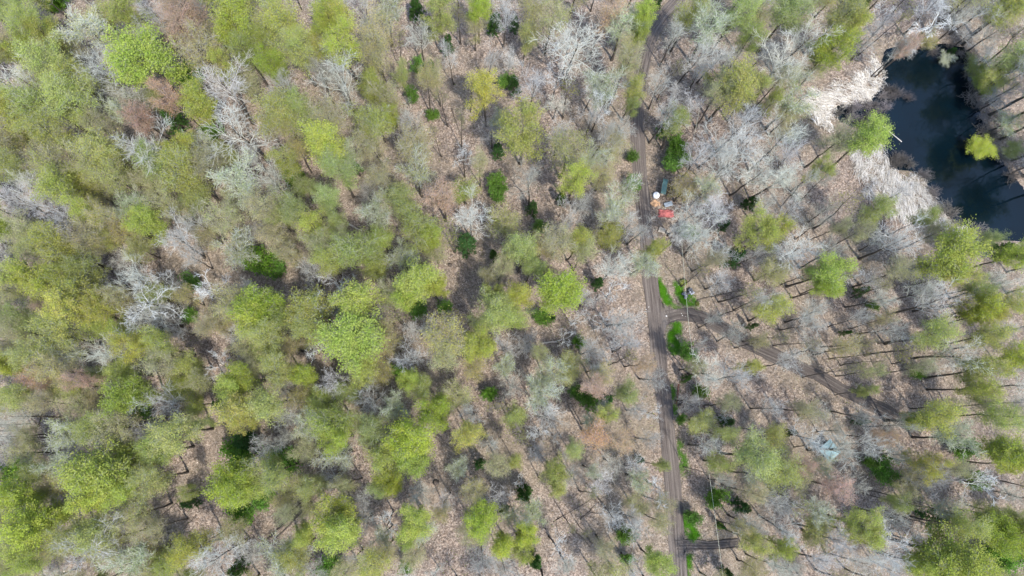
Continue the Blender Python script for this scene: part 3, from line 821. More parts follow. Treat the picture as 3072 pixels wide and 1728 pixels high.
for a_, b_ in (('g', 'G'), ('o', 'O'), ('b', 'B')):
    PROTO[a_] = PROTO[b_]
    NAMES[a_] = 'leafless_sapling' if a_ == 'b' else 'young_tree'
    CATS[a_] = 'young tree'
    LEAFCOL[a_] = LEAFCOL.get(b_)
    BARKCOL[a_] = BARKCOL[b_]
SHORT['g'] = ('low green tree',) * 3
SHORT['o'] = ('low olive tree',) * 3
SHORT['b'] = ('low leafless tree',) * 3
GROUPS.update({'g': 'young green trees under the canopy', 'o': 'young olive trees under the canopy', 'b': 'young leafless trees under the canopy'})
used = {}
rows = []
for (c, px, py, rp) in TREES:
    j = rng.random(4)
    r0 = rp * 0.056
    if c == 'S':
        H = 2.2 + r0 * 1.0
        zc = H * 0.6
    elif c == 'E':
        H = 4.0 + r0 * 2.0
        zc = H * 0.45
    elif c in 'gob':
        H = 8.5 + 3.5 * j[0]
        zc = H * 0.8
    elif c == 'K':
        H = 13 + 4 * j[0]
        zc = H * 0.86
    else:
        H = min(21.0, 10.5 + r0 * 2.3) * (0.93 + 0.14 * j[0])
        zc = H * 0.8
    p = P(px, py, zc)
    while H > 3.5 and inside(pond, p[None, :2])[0]:
        H -= 0.7
        zc = H * 0.78
        p = P(px, py, zc)
    rm = rp * mpp(p) * (0.8 if c == 'E' else 0.92 if c == 'S' else 1.0 if c in 'K' else (1.2 if c in 'BW' else 1.12))
    # no trunk stands on the road: its foot moves to the verge
    for line, gap in ((road_l, 2.2 if c != 'S' else 1.9), (track_l, 1.6)):
        dd = np.linalg.norm(line - p[:2], axis=1)
        k_ = dd.argmin()
        if dd[k_] < gap:
            away = p[:2] - line[k_]
            if np.linalg.norm(away) < 0.05:
                away = np.array([-1.0, 0.1])
            p[:2] = line[k_] + away / np.linalg.norm(away) * gap
    rows.append([c, px, py, rm, H, p, j])
# tall trees rooted on the far and right banks, whose crowns lean out of the way and mirror in the water
def project(q):
    v_ = RW.T @ (np.array(q) - np.array([0, 0, ALT]))
    return CX + F_PX * v_[0] / -v_[2], CY - F_PX * v_[1] / -v_[2]


for k_, (x, y, c) in enumerate([(2474, 232, 'B'), (2496, 285, 'G'), (2522, 348, 'G'), (2552, 400, 'B'), (2580, 440, 'L'), (2618, 476, 'G'), (2500, 170, 'B'), (2450, 84, 'G'), (2395, 82, 'B'), (2335, 78, 'O'), (2530, 310, 'L'), (2275, 84, 'B')]):
    j = rng.random(4)
    p = P(x * SRC, y * SRC, 0)
    H = 15.5 + 3 * j[0]
    px, py = project((p[0], p[1], H * 0.8))
    rows.append([c, px, py, 2.9 + 0.8 * j[1], H, p, j])
order = ['nearest', 'second nearest', 'third nearest', 'fourth nearest', 'fifth nearest', 'sixth nearest', 'seventh nearest', 'eighth nearest', 'ninth nearest', 'tenth nearest', 'eleventh nearest', 'twelfth nearest']
cells = {}
for i, (c, px, py, rm, H, p, j) in enumerate(rows):
    best = min(MARKS, key=lambda m_: math.hypot(px - m_[1], py - m_[2]))
    dx, dy = px - best[1], py - best[2]
    lim = {'S': (1.3, 2.4), 'E': (1.2, 2.2), 'K': (0, 99)}.get(c, (2.4, 3.9))
    size = 2 if rm < lim[0] else (1 if rm > lim[1] else 0)
    cells.setdefault((SHORT[c][size], direction(dx, dy), best[0]), []).append((math.hypot(dx, dy), i))
LABEL = {}
for (sh, di, mk), lst in cells.items():
    lst.sort()
    for k, (_, i) in enumerate(lst):
        LABEL[i] = f"{sh} {di} {mk}" if len(lst) == 1 else f"{sh} {di} {mk}, {order[k]} to it"

COUNT = {}
first = {}


def place_tree(c, p, rm, H, label, j, name=None):
    pr = PROTO[c][COUNT.get(c, 0) % len(PROTO[c])]
    COUNT[c] = COUNT.get(c, 0) + 1
    x, y = p[0], p[1]
    z = float(gz(np.array([[x, y]]))[0])
    root = link(name or NAMES[c], None, None, (x, y, max(z, WATER_Z - 0.3)), label, CATS.get(c, 'tree'), GROUPS.get(c))
    sx = rm / pr['R']
    root.scale = (sx, sx, H / pr['H'])
    lean = 0.05 if c not in 'WKB' else 0.085
    root.rotation_euler = ((j[1] - 0.5) * lean * 2, (j[2] - 0.5) * lean * 2, j[3] * 6.283)
    bc = BARKCOL.get(c, (0.3, 0.27, 0.25))
    q = (0.85 + 0.3 * j[1]) if c not in 'Bb' or rm > 3.6 else (0.65 + 0.5 * j[1])
    shrub = c in 'SD'
    if c == 'D':
        q = 0.45 + 0.9 * j[1]
    t = link('stems' if shrub else 'trunk', pr['trunk'], root)
    b = link('branches', pr['branches'], root)
    for o in (t, b):
        o.color = (bc[0] * q, bc[1] * q * (0.97 + 0.04 * j[2]), bc[2] * q * (0.9 + 0.14 * j[3]), 1)
    if pr['foliage']:
        f = link('foliage', pr['foliage'], root)
        lc = LEAFCOL[c]
        v = 0.82 + 0.36 * j[0]
        h = (j[3] - 0.5) * 0.18
        f.color = (lc[0] * v * (1 + h), lc[1] * v, lc[2] * v * (0.75 + 0.5 * j[2]), 1)
    return root


for i, (c, px, py, rm, H, p, j) in enumerate(rows):
    place_tree(c, p, rm, H, LABEL[i], j)
ntree = len(rows)

# brushy leafless shrubs standing in the pond margin
DSP = [(2262, 122), (2290, 128), (2320, 118), (2350, 128), (2385, 122), (2412, 130), (2432, 150), (2428, 185), (2440, 215), (2446, 245),
       (2455, 275), (2464, 300), (2474, 325), (2482, 350), (2496, 372), (2225, 228), (2240, 245), (2260, 240), (2275, 252), (2215, 250), (2195, 262), (2172, 268), (2150, 272),
       (2128, 278), (2112, 292), (2135, 300), (2160, 302), (2185, 292), (2205, 282), (2190, 312), (2165, 318), (2218, 268), (2236, 262), (2245, 418), (2262, 412), (2282, 420), (2300, 430), (2318, 446),
       (2330, 468), (2342, 490), (2362, 515), (2384, 538), (2410, 560), (2250, 400), (2270, 395), (2440, 580), (2470, 592), (2520, 400), (2540, 440)]
GROUPS['D'] = 'leafless bushes fringing the pond'
CATS['D'] = 'bush'
NAMES['D'] = 'leafless_shrub'
BARKCOL['D'] = (0.21, 0.19, 0.18)
SECT = {}
for k, (x, y) in enumerate(DSP):
    sec = 'a' if y < 160 and x > 2245 else ('b' if x > 2415 and y < 460 else ('c' if y < 330 else 'd'))
    SECT.setdefault(sec, []).append(((x if sec in 'ac' else y), k))
WORDS = ['first', 'second', 'third', 'fourth', 'fifth', 'sixth', 'seventh', 'eighth', 'ninth', 'tenth', 'eleventh', 'twelfth', 'thirteenth', 'fourteenth', 'fifteenth', 'sixteenth',
         'seventeenth', 'eighteenth', 'nineteenth', 'twentieth', 'twenty-first', 'twenty-second', 'twenty-third', 'twenty-fourth', 'twenty-fifth', 'twenty-sixth', 'twenty-seventh', 'twenty-eighth', 'twenty-ninth', 'thirtieth']
DLAB = {}
for sec, lst in SECT.items():
    for r_, (_, k) in enumerate(sorted(lst)):
        DLAB[k] = {'a': "dark leafless bush, %s from the left along the pond's top bank", 'b': "dark leafless bush, %s from the top down the pond's right bank",
                   'c': 'dark leafless bush, %s from the left in the thicket below the upper reeds', 'd': "dark leafless bush, %s from the top along the pond's lower reeds"}[sec] % WORDS[r_]
for k, (x, y) in enumerate(DSP):
    j = rng.random(4)
    p = P(x * SRC, y * SRC, WATER_Z)
    place_tree('D', p + np.array([*(rng.normal(size=2) * 0.5), 0]), 0.8 + 1.0 * j[0], 1.0 + 0.9 * j[2], DLAB[k], j)


# ---------------------------------------------------------------- countless small growth
def rand_ground(n, seed):
    r = np.random.default_rng(seed)
    q = np.column_stack([r.uniform(-108, 108, n), r.uniform(-38, 102, n)])
    dr = np.minimum(segdist(road_l, q), np.minimum(segdist(track_l, q), segdist(spur_l, q)))
    keep = (dr > 1.5) & ~inside(pond, q)
    return r, q[keep], dr[keep]


# fallen leaves
r, q, dr = rand_ground(95000, 11)
z = gz(q) + 0.03 + r.random(len(q)) * 0.05
v, f = quads_at(r, np.column_stack([q, z]), 0.06 + 0.1 * r.random(len(q)) ** 2, 3.0)
me = mesh_np('leaf_litter', v, [(f, 0)])
me.materials.append(M_LITTER)
link('leaf_litter', me, kind='stuff', label='pinkish tan fallen leaves over the forest floor')

# twiggy undergrowth
r, q, dr = rand_ground(15000, 12)
wgt = 0.5 + 0.5 * np.sin(q[:, 0] * 0.13 + 1) * np.sin(q[:, 1] * 0.17)
q = q[(r.random(len(q)) < 0.25 + 0.75 * wgt) & (segdist(road_l, q) > 2.6)]
nb = 7
c = np.repeat(q, nb, 0) + r.normal(size=(len(q) * nb, 2)) * 0.25
ln = 0.5 + 1.5 * r.random(len(c)) ** 1.5
d = norm(np.column_stack([r.normal(size=(len(c), 2)) * 0.45, np.ones(len(c))]))
L = np.stack([np.column_stack([c, gz(c) - 0.02]), np.zeros((len(c), 3)), np.zeros((len(c), 3))], 1)
L[:, 1] = L[:, 0] + d * ln[:, None] * 0.5
d = norm(d + r.normal(size=d.shape) * 0.35)
L[:, 2] = L[:, 1] + d * ln[:, None] * 0.5
v, f = tubes(L, np.linspace(0.014, 0.008, 3)[None].repeat(len(L), 0), 3)
me = mesh_np('undergrowth', v, [(f, 0)])
me.materials.append(M_UNDER)
link('undergrowth', me, kind='stuff', label='thin brown saplings and brush on the forest floor')

# low green growth in patches
r, q, dr = rand_ground(60000, 13)
w = np.sin(q[:, 0] * 0.19 + 2) * np.sin(q[:, 1] * 0.23 + 1) + 0.5 * np.sin(q[:, 0] * 0.5 - q[:, 1] * 0.4)
q = q[r.random(len(q)) < np.clip(w * 0.7 + 0.15, 0, 1)]
z = gz(q) + 0.1 + 0.6 * r.random(len(q))
v, f = quads_at(r, np.column_stack([q, z]), 0.05 + 0.08 * r.random(len(q)), 1.0)
me = mesh_np('ground_plants', v, [(f, 0)])
me.materials.append(M_HERB)
link('ground_plants', me, kind='stuff', label='low olive green plants among the fallen leaves')


def blades(q, r, h, w, lean, dirs=None, K=2, zoff=0.0):
    n_ = len(q)
    z = gz(q) + zoff
    a = r.random(n_) * 6.283
    side = np.column_stack([np.cos(a), np.sin(a), np.zeros(n_)])
    d = r.normal(size=(n_, 2)) * 0.35
    if dirs is not None:
        d = d + dirs
    d = np.column_stack([d * lean, np.zeros(n_)])
    base = np.column_stack([q, z])
    mid = base + d * (h * 0.45)[:, None] + np.array([0, 0, 1.0]) * (h * 0.55 * (1 - 0.25 * lean))[:, None]
    tip = base + d * (h * 1.15)[:, None] + np.array([0, 0, 1.0]) * (h * max(0.25, 0.95 - 0.6 * lean))[:, None]
    v = np.stack([base - side * w, base + side * w, mid + side * w * 0.8, mid - side * w * 0.8, tip], 1).reshape(-1, 3)
    k = np.arange(n_)[:, None] * 5
    return v, [(k + np.array([[0, 1, 2, 3]]), 0), (k + np.array([[3, 2, 4]]), 0)]


def fill(poly_px, n_, seed, z=0.0):
    r = np.random.default_rng(seed)
    a = np.array([P(x, y, z)[:2] for x, y in poly_px])
    lo, hi = a.min(0), a.max(0)
    q = lo + (hi - lo) * r.random((n_, 2))
    q = q[inside(a, q)]
    return r, q, a


# reeds, in two stands, bent away from the open water
REEDS = [([(2228, 172), (2232, 210), (2222, 236), (2200, 256), (2165, 264), (2120, 268), (2098, 296), (2088, 330), (2060, 330), (2038, 300), (2030, 262), (2052, 236), (2100, 222), (2150, 205), (2190, 172), (2205, 150)], 21000, (-0.9, 0.15)),
         ([(2150, 352), (2185, 335), (2222, 360), (2232, 405), (2262, 428), (2300, 438), (2332, 462), (2352, 498), (2368, 528), (2395, 560), (2370, 566), (2320, 552), (2270, 542), (2215, 532), (2178, 500), (2160, 440), (2130, 380)], 30000, (-0.15, -0.9)),
         ([(2395, 545), (2430, 572), (2470, 592), (2450, 606), (2400, 588), (2368, 560)], 2500, (-0.2, -0.5))]
vs, fs, k = [], [], 0
for i, (poly, n_, dr_) in enumerate(REEDS):
    r, q, a = fill([(x * SRC, y * SRC) for x, y in poly], n_, 40 + i, -0.5)
    cl = np.sin(q[:, 0] * 1.9 + 1.1 * np.sin(q[:, 1] * 1.3)) * np.sin(q[:, 1] * 1.6 + np.sin(q[:, 0] * 0.8)) + 0.4 * np.sin(q[:, 0] * 4.1) * np.sin(q[:, 1] * 3.7)
    q = q[(r.random(len(q)) < np.clip(0.62 + 0.85 * cl, 0.04, 1))]
    q = q + r.normal(size=q.shape) * 0.3 + 0.7 * np.column_stack([np.sin(q[:, 1] * 1.7 + q[:, 0]), np.sin(q[:, 0] * 1.4)])
    dirs = np.array(dr_)[None] + 0.35 * np.column_stack([np.sin(q[:, 1] * 0.5), np.cos(q[:, 0] * 0.6)])
    h = 0.9 + 1.3 * r.random(len(q))
    v, ff = blades(q, r, h, 0.034, 0.8, dirs)
    vs.append(v)
    fs += [(a_ + k, mi) for a_, mi in ff]
    k += len(v)
me = mesh_np('reeds', np.concatenate(vs), fs)
me.materials.append(M_REED)
link('reeds', me, kind='stuff', label='bleached dry reeds bent over along the pond edge')

# bright grass by the junction and verges
GR = [([(1968, 826), (1980, 838), (1992, 862), (2004, 892), (2026, 915), (2062, 928), (2092, 932), (2084, 905), (2058, 908), (2030, 880), (2020, 845), (2034, 850), (2050, 880), (2076, 886), (2090, 912), (2098, 934), (2040, 929), (2006, 920), (1988, 900), (1976, 870), (1970, 845)], 9000),
      ([(1970, 830), (1985, 850), (2000, 885), (2015, 905), (2000, 912), (1982, 890), (1974, 860)], 8000),
      ([(2026, 845), (2048, 860), (2045, 882), (2080, 890), (2085, 915), (2050, 915), (2030, 885)], 6000),
      ([(2015, 972), (2040, 968), (2042, 995), (2030, 1010), (2038, 1050), (2020, 1062), (2008, 1045), (2006, 1010)], 7000),
      ([(2012, 1152), (2022, 1165), (2024, 1215), (2030, 1240), (2018, 1240), (2014, 1190)], 1500),
      ([(2030, 1318), (2048, 1330), (2056, 1370), (2068, 1410), (2050, 1430), (2036, 1390)], 2600),
      ([(2052, 1540), (2080, 1552), (2078, 1580), (2100, 1610), (2080, 1622), (2058, 1600), (2048, 1570)], 6500),
      ([(2060, 1656), (2074, 1668), (2072, 1728), (2056, 1728)], 1500)]
vs, fs, k = [], [], 0
for i, (poly, n_) in enumerate(GR):
    r, q, a = fill(poly, n_ * 4, 60 + i)
    q = q[segdist(road_l, q) > 1.35]
    q = q[segdist(track_l, q) > 0.95]
    q = q + r.normal(size=q.shape) * 0.3
    q = q[r.random(len(q)) < np.clip(0.75 + 0.7 * np.sin(q[:, 0] * 2.3 + np.sin(q[:, 1])) * np.sin(q[:, 1] * 1.9), 0.1, 1)]
    q = q[(segdist(road_l, q) > 1.4) & (segdist(track_l, q) > 1.0)]
    v, ff = blades(q, r, 0.12 + 0.2 * r.random(len(q)), 0.022, 0.5)
    vs.append(v)
    fs += [(a_ + k, mi) for a_, mi in ff]
    k += len(v)
me = mesh_np('grass', np.concatenate(vs), fs)
me.materials.append(M_GRASS)
link('grass', me, kind='stuff', label='bright green new grass at the road junction and verge')
# duller grass along the road edges
r = np.random.default_rng(71)
q = np.concatenate([road_l[r.integers(0, len(road_l), 26000)], track_l[r.integers(0, len(track_l), 5000)]]) + r.normal(size=(31000, 2)) * 1.3
q = q[(segdist(road_l, q) > 1.4) & (segdist(track_l, q) > 1.1)]
q = q[r.random(len(q)) < np.clip(0.45 + 0.6 * np.sin(q[:, 1] * 0.35) * np.sin(q[:, 0] * 0.6 + 1), 0.05, 1)]
v, ff = blades(q, r, 0.1 + 0.2 * r.random(len(q)), 0.02, 0.6)
me = mesh_np('verge_grass', v, ff)
me.materials.append(M_DULLGRASS)
link('verge_grass', me, kind='stuff', label='dull straw and green grass beside the dirt road')


# ---------------------------------------------------------------- fallen logs and stumps
def log_obj(name, a, b, rad, m, label, seed, zl=0.0, cat='log', group='fallen logs on the forest floor', stubs=4):
    r = np.random.default_rng(seed)
    A3, B3 = P(*a), P(*b)
    A3[2] = gz(A3[None, :2])[0] + rad * 0.7 + zl
    B3[2] = gz(B3[None, :2])[0] + rad * 0.5 + zl
    K = 9
    L = (A3[None] * (1 - np.linspace(0, 1, K))[:, None] + B3[None] * np.linspace(0, 1, K)[:, None])[None]
    mid = r.normal(size=(1, K, 3)) * np.array([0.05, 0.05, 0.02])
    L = L + mid
    org = A3.copy()
    R = np.linspace(rad, rad * 0.45, K)[None]
    v, f = tubes(L - org, R, 8)
    caps = [np.arange(8)[None, ::-1], (np.arange(8) + 8 * (K - 1))[None]]
    me = mesh_np(name, v, [(f, 0)] + [(c_, 0) for c_ in caps], False)
    me.materials.append(m)
    o = link(name, me, None, org, label, cat, group)
    if stubs:
        L1, R1, _ = spawn(r, L - org, R, stubs, 0.35, 0.98, (0.6, 1.2), lambda t, q_: rad * 5 * (0.5 + q_), 4, 0.02, 0.2, 0.4, 0.3)
        for k_ in range(len(L1)):
            v, f = tubes(L1[k_:k_ + 1], R1[k_:k_ + 1], 4)
            me2 = mesh_np('branch', v, [(f, 0)])
            me2.materials.append(m)
            link('branch', me2, o)
    return o


def T(t, x, y):
    return (t[0] + x * TS, t[1] + y * TS)


t5, t6, t3, t4, t2 = (1536, 1152), (1536, 576), (0, 1152), (768, 1152), (768, 0)
LOGS = [
    (T(t6, 220, 1147), T(t6, 385, 1118), 0.17, M_PALELOG, 'pale barkless log lying west of the road junction'),
    (T(t6, 545, 220), T(t6, 685, 490), 0.10, M_LOG, 'thin brown fallen pole above the round lime crown'),
    (T(t5, 1258, 0), T(t5, 1242, 150), 0.13, plain('red_brown_log', (0.22, 0.10, 0.07), 0.95, 0.3, 4, 0.4), 'red brown log parallel to the road on its verge'),
    (T(t5, 1250, 160), T(t5, 1282, 145), 0.14, M_LOG, 'short dark log just below the red brown one'),
    (T(t5, 310, 1040), T(t5, 600, 865), 0.10, M_LOG, 'longest of the crossed fallen poles left of the lower road'),
    (T(t5, 510, 1022), T(t5, 655, 885), 0.10, M_LOG, 'second crossed pole beside the longest one'),
    (T(t5, 590, 970), T(t5, 705, 976), 0.10, M_LOG, 'level dark pole among the crossed fallen poles'),
    (T(t5, 598, 850), T(t5, 665, 918), 0.17, M_LOG, 'thick dark butt end among the crossed fallen poles'),
    (T(t5, 455, 1090), T(t5, 590, 1232), 0.11, M_LOG, 'dark pole slanting down below the crossed poles'),
    (T(t5, 540, 1130), T(t5, 606, 1212), 0.18, M_LOG, 'short thick dark log below the crossed poles'),
    (T(t5, 330, 1050), T(t5, 362, 1185), 0.10, M_LOG, 'nearly vertical thin pole beside the longest crossed pole'),
    (T(t4, 80, 1180), T(t4, 640, 645), 0.15, M_LOG, 'long fallen trunk, upper of two side by side'),
    (T(t4, 150, 1160), T(t4, 520, 800), 0.13, M_LOG, 'long fallen trunk, lower of two side by side'),
    (T(t3, 1215, 1000), T(t3, 1372, 860), 0.13, M_LOG, 'brown log pointing at the lone clearing conifer'),
    (T(t3, 1328, 900), T(t3, 1372, 952), 0.12, M_LOG, 'short log beside the lone clearing conifer'),
    (T(t3, 1400, 1085), T(t3, 1482, 992), 0.13, M_LOG, 'log lying below the lone clearing conifer'),
    (T(t3, 282, 322), T(t3, 380, 85), 0.12, M_LOG, 'steep dark log crossing another near the left edge'),
    (T(t3, 100, 130), T(t3, 292, 322), 0.12, M_LOG, 'slanting dark log crossing the steep one near the left edge'),
    (T(t3, 0, 358), T(t3, 280, 335), 0.11, M_LOG, 'level dark log running in from the left edge'),
    (T((768, 576), 700, 240), T((768, 576), 795, 292), 0.18, M_PALELOG, 'pale tan log in the gap between green crowns'),
    (T((768, 576), 828, 312), T((768, 576), 868, 278), 0.16, M_LOG, 'short dark log beside the pale tan log'),
    (T(t2, 1338, 762), T(t2, 1388, 702), 0.15, M_LOG, 'short dark log in the upper brown clearing'),
    (T(t2, 1475, 808), T(t2, 1552, 1042), 0.11, M_LOG, 'long thin log in the upper brown clearing'),
    (T(t6, 1395, 815), T(t6, 1760, 735), 0.12, M_LOG, 'long bent dark log reaching right of the quad bike'),
    (T(t5, 845, 600), T(t5, 960, 590), 0.13, M_LOG, 'brown log close to the left road verge'),
]
for i, (a, b, rad, m, lab) in enumerate(LOGS):
    log_obj('fallen_log', a, b, rad, m, lab, 500 + i)
# the pole lying half sunk in the pond
A3, B3 = P(2190 * SRC, 292 * SRC, WATER_Z), P(2268 * SRC, 357 * SRC, WATER_Z)
K = 8
tt = np.linspace(0, 1, K)[:, None]
L = (A3 * (1 - tt) + B3 * tt)[None] + np.array([0, 0, 0.05])
org = A3.copy()
v, f = tubes(L - org, np.linspace(0.035, 0.085, K)[None], 7)
me = mesh_np('sunken_pole', v, [(f, 0), (np.arange(7)[None, ::-1], 0), ((np.arange(7) + 7 * (K - 1))[None], 0)], True)
me.materials.append(plain('bleached_pole', (0.5, 0.46, 0.42), 0.8, 0.2, 5))
link('sunken_pole', me, None, org, 'bleached white pole floating at an angle on the pond', 'pole')


def lathe_blob(r, rad, h, seg=14, rings=6, rough=0.12):
    V = []
    for k in range(rings + 1):
        t = k / rings
        rr = rad * math.cos(t * math.pi / 2) ** 0.6 if k < rings else 0.01
        for s_ in range(seg):
            a = 2 * math.pi * s_ / seg
            q_ = 1 + rough * r.normal()
            V.append((rr * q_ * math.cos(a), rr * q_ * math.sin(a), h * math.sin(t * math.pi / 2) * (1 + rough * 0.4 * r.normal())))
    V = np.array(V)
    V[:seg, 2] = -0.15
    idx = np.arange(len(V)).reshape(rings + 1, seg)
    f = np.stack([idx[:-1], np.roll(idx, -1, 1)[:-1], np.roll(idx, -1, 1)[1:], idx[1:]], -1).reshape(-1, 4)
    return V, f


STUMPS = [((2048, 848), 0.75, 0.6, 'rounded mossy boulder above the quad bike'), ((2091, 911), 0.4, 0.4, 'small mossy hump below the quad bike'), ((2031, 578), 0.42, 0.45, 'small mossy hump right of the narrow green roof'),
          ((2160, 1577), 0.6, 0.5, 'mossy boulder above the short spur track'), ((1308, 1447), 0.5, 0.6, 'dark uprooted stump in the lower middle clearing'), ((1350, 797), 0.35, 0.5, 'dark stump below the conifer under white twigs'),
          ((595, 1480), 0.32, 0.5, 'dark stump right of the lone clearing conifer'), ((2405, 965), 0.35, 0.4, 'dark stump beside the curving side track'), ((2437, 1052), 0.4, 0.4, 'dark stump below the side track bend'),
          ((2120, 1240), 0.35, 0.5, 'small dark stump right of the straight road')]
for i, (px, rad, h, lab) in enumerate(STUMPS):
    r = np.random.default_rng(700 + i)
    v, f = lathe_blob(r, rad, h)
    me = mesh_np('stump', v, [(f, 0)], True)
    me.materials.append(M_MOSS if 'mossy' in lab else M_LOG)
    p = P(*px)
    p[2] = gz(p[None, :2])[0]
    link('mossy_mound' if 'mossy' in lab else 'tree_stump', me, None, p, lab, 'boulder' if 'boulder' in lab else 'stump', 'stumps and mossy humps')


# ---------------------------------------------------------------- made things beside the road
def boxm(name, sx, sy, sz, bev=0.01, m=None, off=(0, 0, 0)):
    import bmesh
    bm = bmesh.new()
    bmesh.ops.create_cube(bm, size=1)
    for v_ in bm.verts:
        v_.co = (v_.co.x * sx + off[0], v_.co.y * sy + off[1], v_.co.z * sz + off[2])
    if bev:
        bmesh.ops.bevel(bm, geom=list(bm.edges), offset=bev, segments=2, affect='EDGES', profile=0.5)
    me = bpy.data.meshes.new(name)
    bm.to_mesh(me)
    bm.free()
    if m:
        me.materials.append(m)
    return me


def gp(px, py, dz=0.0):
    p = P(px, py)
    p[2] = float(gz(p[None, :2])[0]) + dz
    return p


def ang(ax, ay, bx, by):
    a, b = P(ax, ay), P(bx, by)
    return math.atan2(b[1] - a[1], b[0] - a[0])


M_WOOD = plain('sawn_lumber', (0.5, 0.43, 0.34), 0.8, 0.18, 9)
M_POST = plain('grey_post', (0.3, 0.26, 0.22), 0.85, 0.3, 6)


def corrugated(name, sx, sy, pitch, amp, m, th=0.01, bend=0.0, seed=1):
    r = np.random.default_rng(seed)
    nx = max(8, int(sx / pitch * 8))
    X = np.linspace(-sx / 2, sx / 2, nx)
    Y = np.linspace(-sy / 2, sy / 2, 10)
    A, B = np.meshgrid(X, Y)
    Z = amp * np.sin(A / pitch * 2 * np.pi) + bend * np.sin(B * 1.3 + 0.5) * np.cos(A * 0.8)
    top = np.stack([A, B, Z], -1).reshape(-1, 3)
    bot = top - np.array([0, 0, th])
    n1 = len(top)
    ii = np.arange(n1).reshape(A.shape)
    f = np.stack([ii[:-1, :-1], ii[:-1, 1:], ii[1:, 1:], ii[1:, :-1]], -1).reshape(-1, 4)
    rim = np.concatenate([ii[0], ii[1:, -1], ii[-1, ::-1][1:], ii[::-1, 0][1:-1]])
    rf = np.stack([rim, rim + n1, np.roll(rim, -1) + n1, np.roll(rim, -1)], 1)
    me = mesh_np(name, np.concatenate([top, bot]), [(f, 0), (f[:, ::-1] + n1, 0), (rf, 0)])
    me.materials.append(m)
    return me


# narrow shelter with a green ribbed roof
M_GREEN = plain('green_painted_metal', (0.13, 0.23, 0.205), 0.5, 0.12, 2, 0, 0.2, 0.5)
rz = ang(1988, 590, 1990, 545) - math.pi / 2
p = gp(1987, 568)
sh = thing('wood_shelter', 'narrow shelter roofed with dark green ribbed metal beside the road', 'shelter', p, rz - 0.12)
o = link('roof_sheet', corrugated('roof_sheet', 0.95, 2.9, 0.24, 0.03, M_GREEN), sh, (0, 0, 1.75))
o.rotation_euler = (0.04, 0.10, 0)
for sx in (-0.4, 0.4):
    for sy in (-1.3, 1.3):
        link('post', boxm('post', 0.09, 0.09, 1.8, 0.008, M_POST, (0, 0, 0.8)), sh, (sx, sy, 0))
for sx in (-0.4, 0.4):
    link('beam', boxm('beam', 0.07, 2.8, 0.1, 0.006, M_POST), sh, (sx * 0.86, 0, 1.6))
# stacked firewood inside it
r = np.random.default_rng(90)
pr_ = gp(1987, 568)
fw = thing('firewood_stack', 'row of split logs stacked under the narrow green roof', 'firewood', pr_, rz - 0.12)
for a in range(12):
    for b in range(6):
        L = np.zeros((1, 2, 3))
        L[0, :, 0] = (-0.28, 0.28)
        L[0, :, 1] = -1.15 + a * 0.2 + r.normal() * 0.015
        L[0, :, 2] = 0.12 + b * 0.19
        v, f = tubes(L, np.full((1, 2), 0.085 + 0.015 * r.random()), 6)
        me = mesh_np('split_log', v, [(f, 0), (np.arange(6)[None, ::-1], 0), ((np.arange(6) + 6)[None], 0)])
        me.materials.append(M_WOOD)
        link('split_log', me, fw)

# round white tank
M_WPL = plain('white_plastic', (0.8, 0.81, 0.83), 0.45, 0.05, 3)
p = gp(1967, 588)
V = []
prof = [(0.0, 0.9), (0.16, 0.9), (0.18, 0.84), (0.42, 0.8), (0.52, 0.76), (0.6, 0.68), (0.6, 0.45), (0.62, 0.43), (0.62, 0.38), (0.6, 0.36), (0.6, 0.05), (0.55, 0.0)]
seg = 28
for rr, zz in prof:
    for s_ in range(seg):
        a = 2 * math.pi * s_ / seg
        V.append((max(rr, 0.001) * math.cos(a), max(rr, 0.001) * math.sin(a), zz))
V = np.array(V)
idx = np.arange(len(V)).reshape(len(prof), seg)
f = np.stack([idx[:-1], idx[1:], np.roll(idx, -1, 1)[1:], np.roll(idx, -1, 1)[:-1]], -1).reshape(-1, 4)
me = mesh_np('tank_body', V, [(f, 0)], True)
me.materials.append(M_WPL)
tk = thing('water_tank', 'round white tub with domed lid beside the green roof', 'tank', p)
link('tank_body', me, tk)
v, f = lathe_blob(np.random.default_rng(1), 0.13, 0.06, 14, 3, 0.0)
v[:14, 2] = 0
me = mesh_np('lid_cap', v, [(f, 0)])
me.materials.append(plain('grey_plastic', (0.55, 0.56, 0.58), 0.5, 0.05, 3))
link('lid_cap', me, tk, (0.0, 0, 0.9))
link('outlet_pipe', boxm('outlet_pipe', 0.3, 0.09, 0.09, 0.02, plain('dark_fitting', (0.03, 0.03, 0.035), 0.5, 0.1, 3)), tk, (0.62, -0.15, 0.2))

# heap of orange split wood
p = gp(1966, 611)
r = np.random.default_rng(91)
fw = thing('split_wood_heap', 'loose heap of fresh orange split wood below the white tub', 'firewood', p)
M_ORW = scatter_mat('fresh_split_wood', [(0, (0.20, 0.09, 0.05)), (0.5, (0.42, 0.20, 0.10)), (1, (0.62, 0.42, 0.26))])
for k in range(70):
    a, d_ = r.random() * 6.28, 0.75 * math.sqrt(r.random())
    me = boxm('split_log', 0.3 + 0.12 * r.random(), 0.09, 0.08, 0, M_ORW)
    o = link('split_log', me, fw, (d_ * math.cos(a) * 1.1, d_ * math.sin(a) * 0.8, 0.05 + 0.3 * (1 - d_ / 0.75) * r.random()))
    o.rotation_euler = (r.normal() * 0.3, r.normal() * 0.3, r.random() * 3.14)

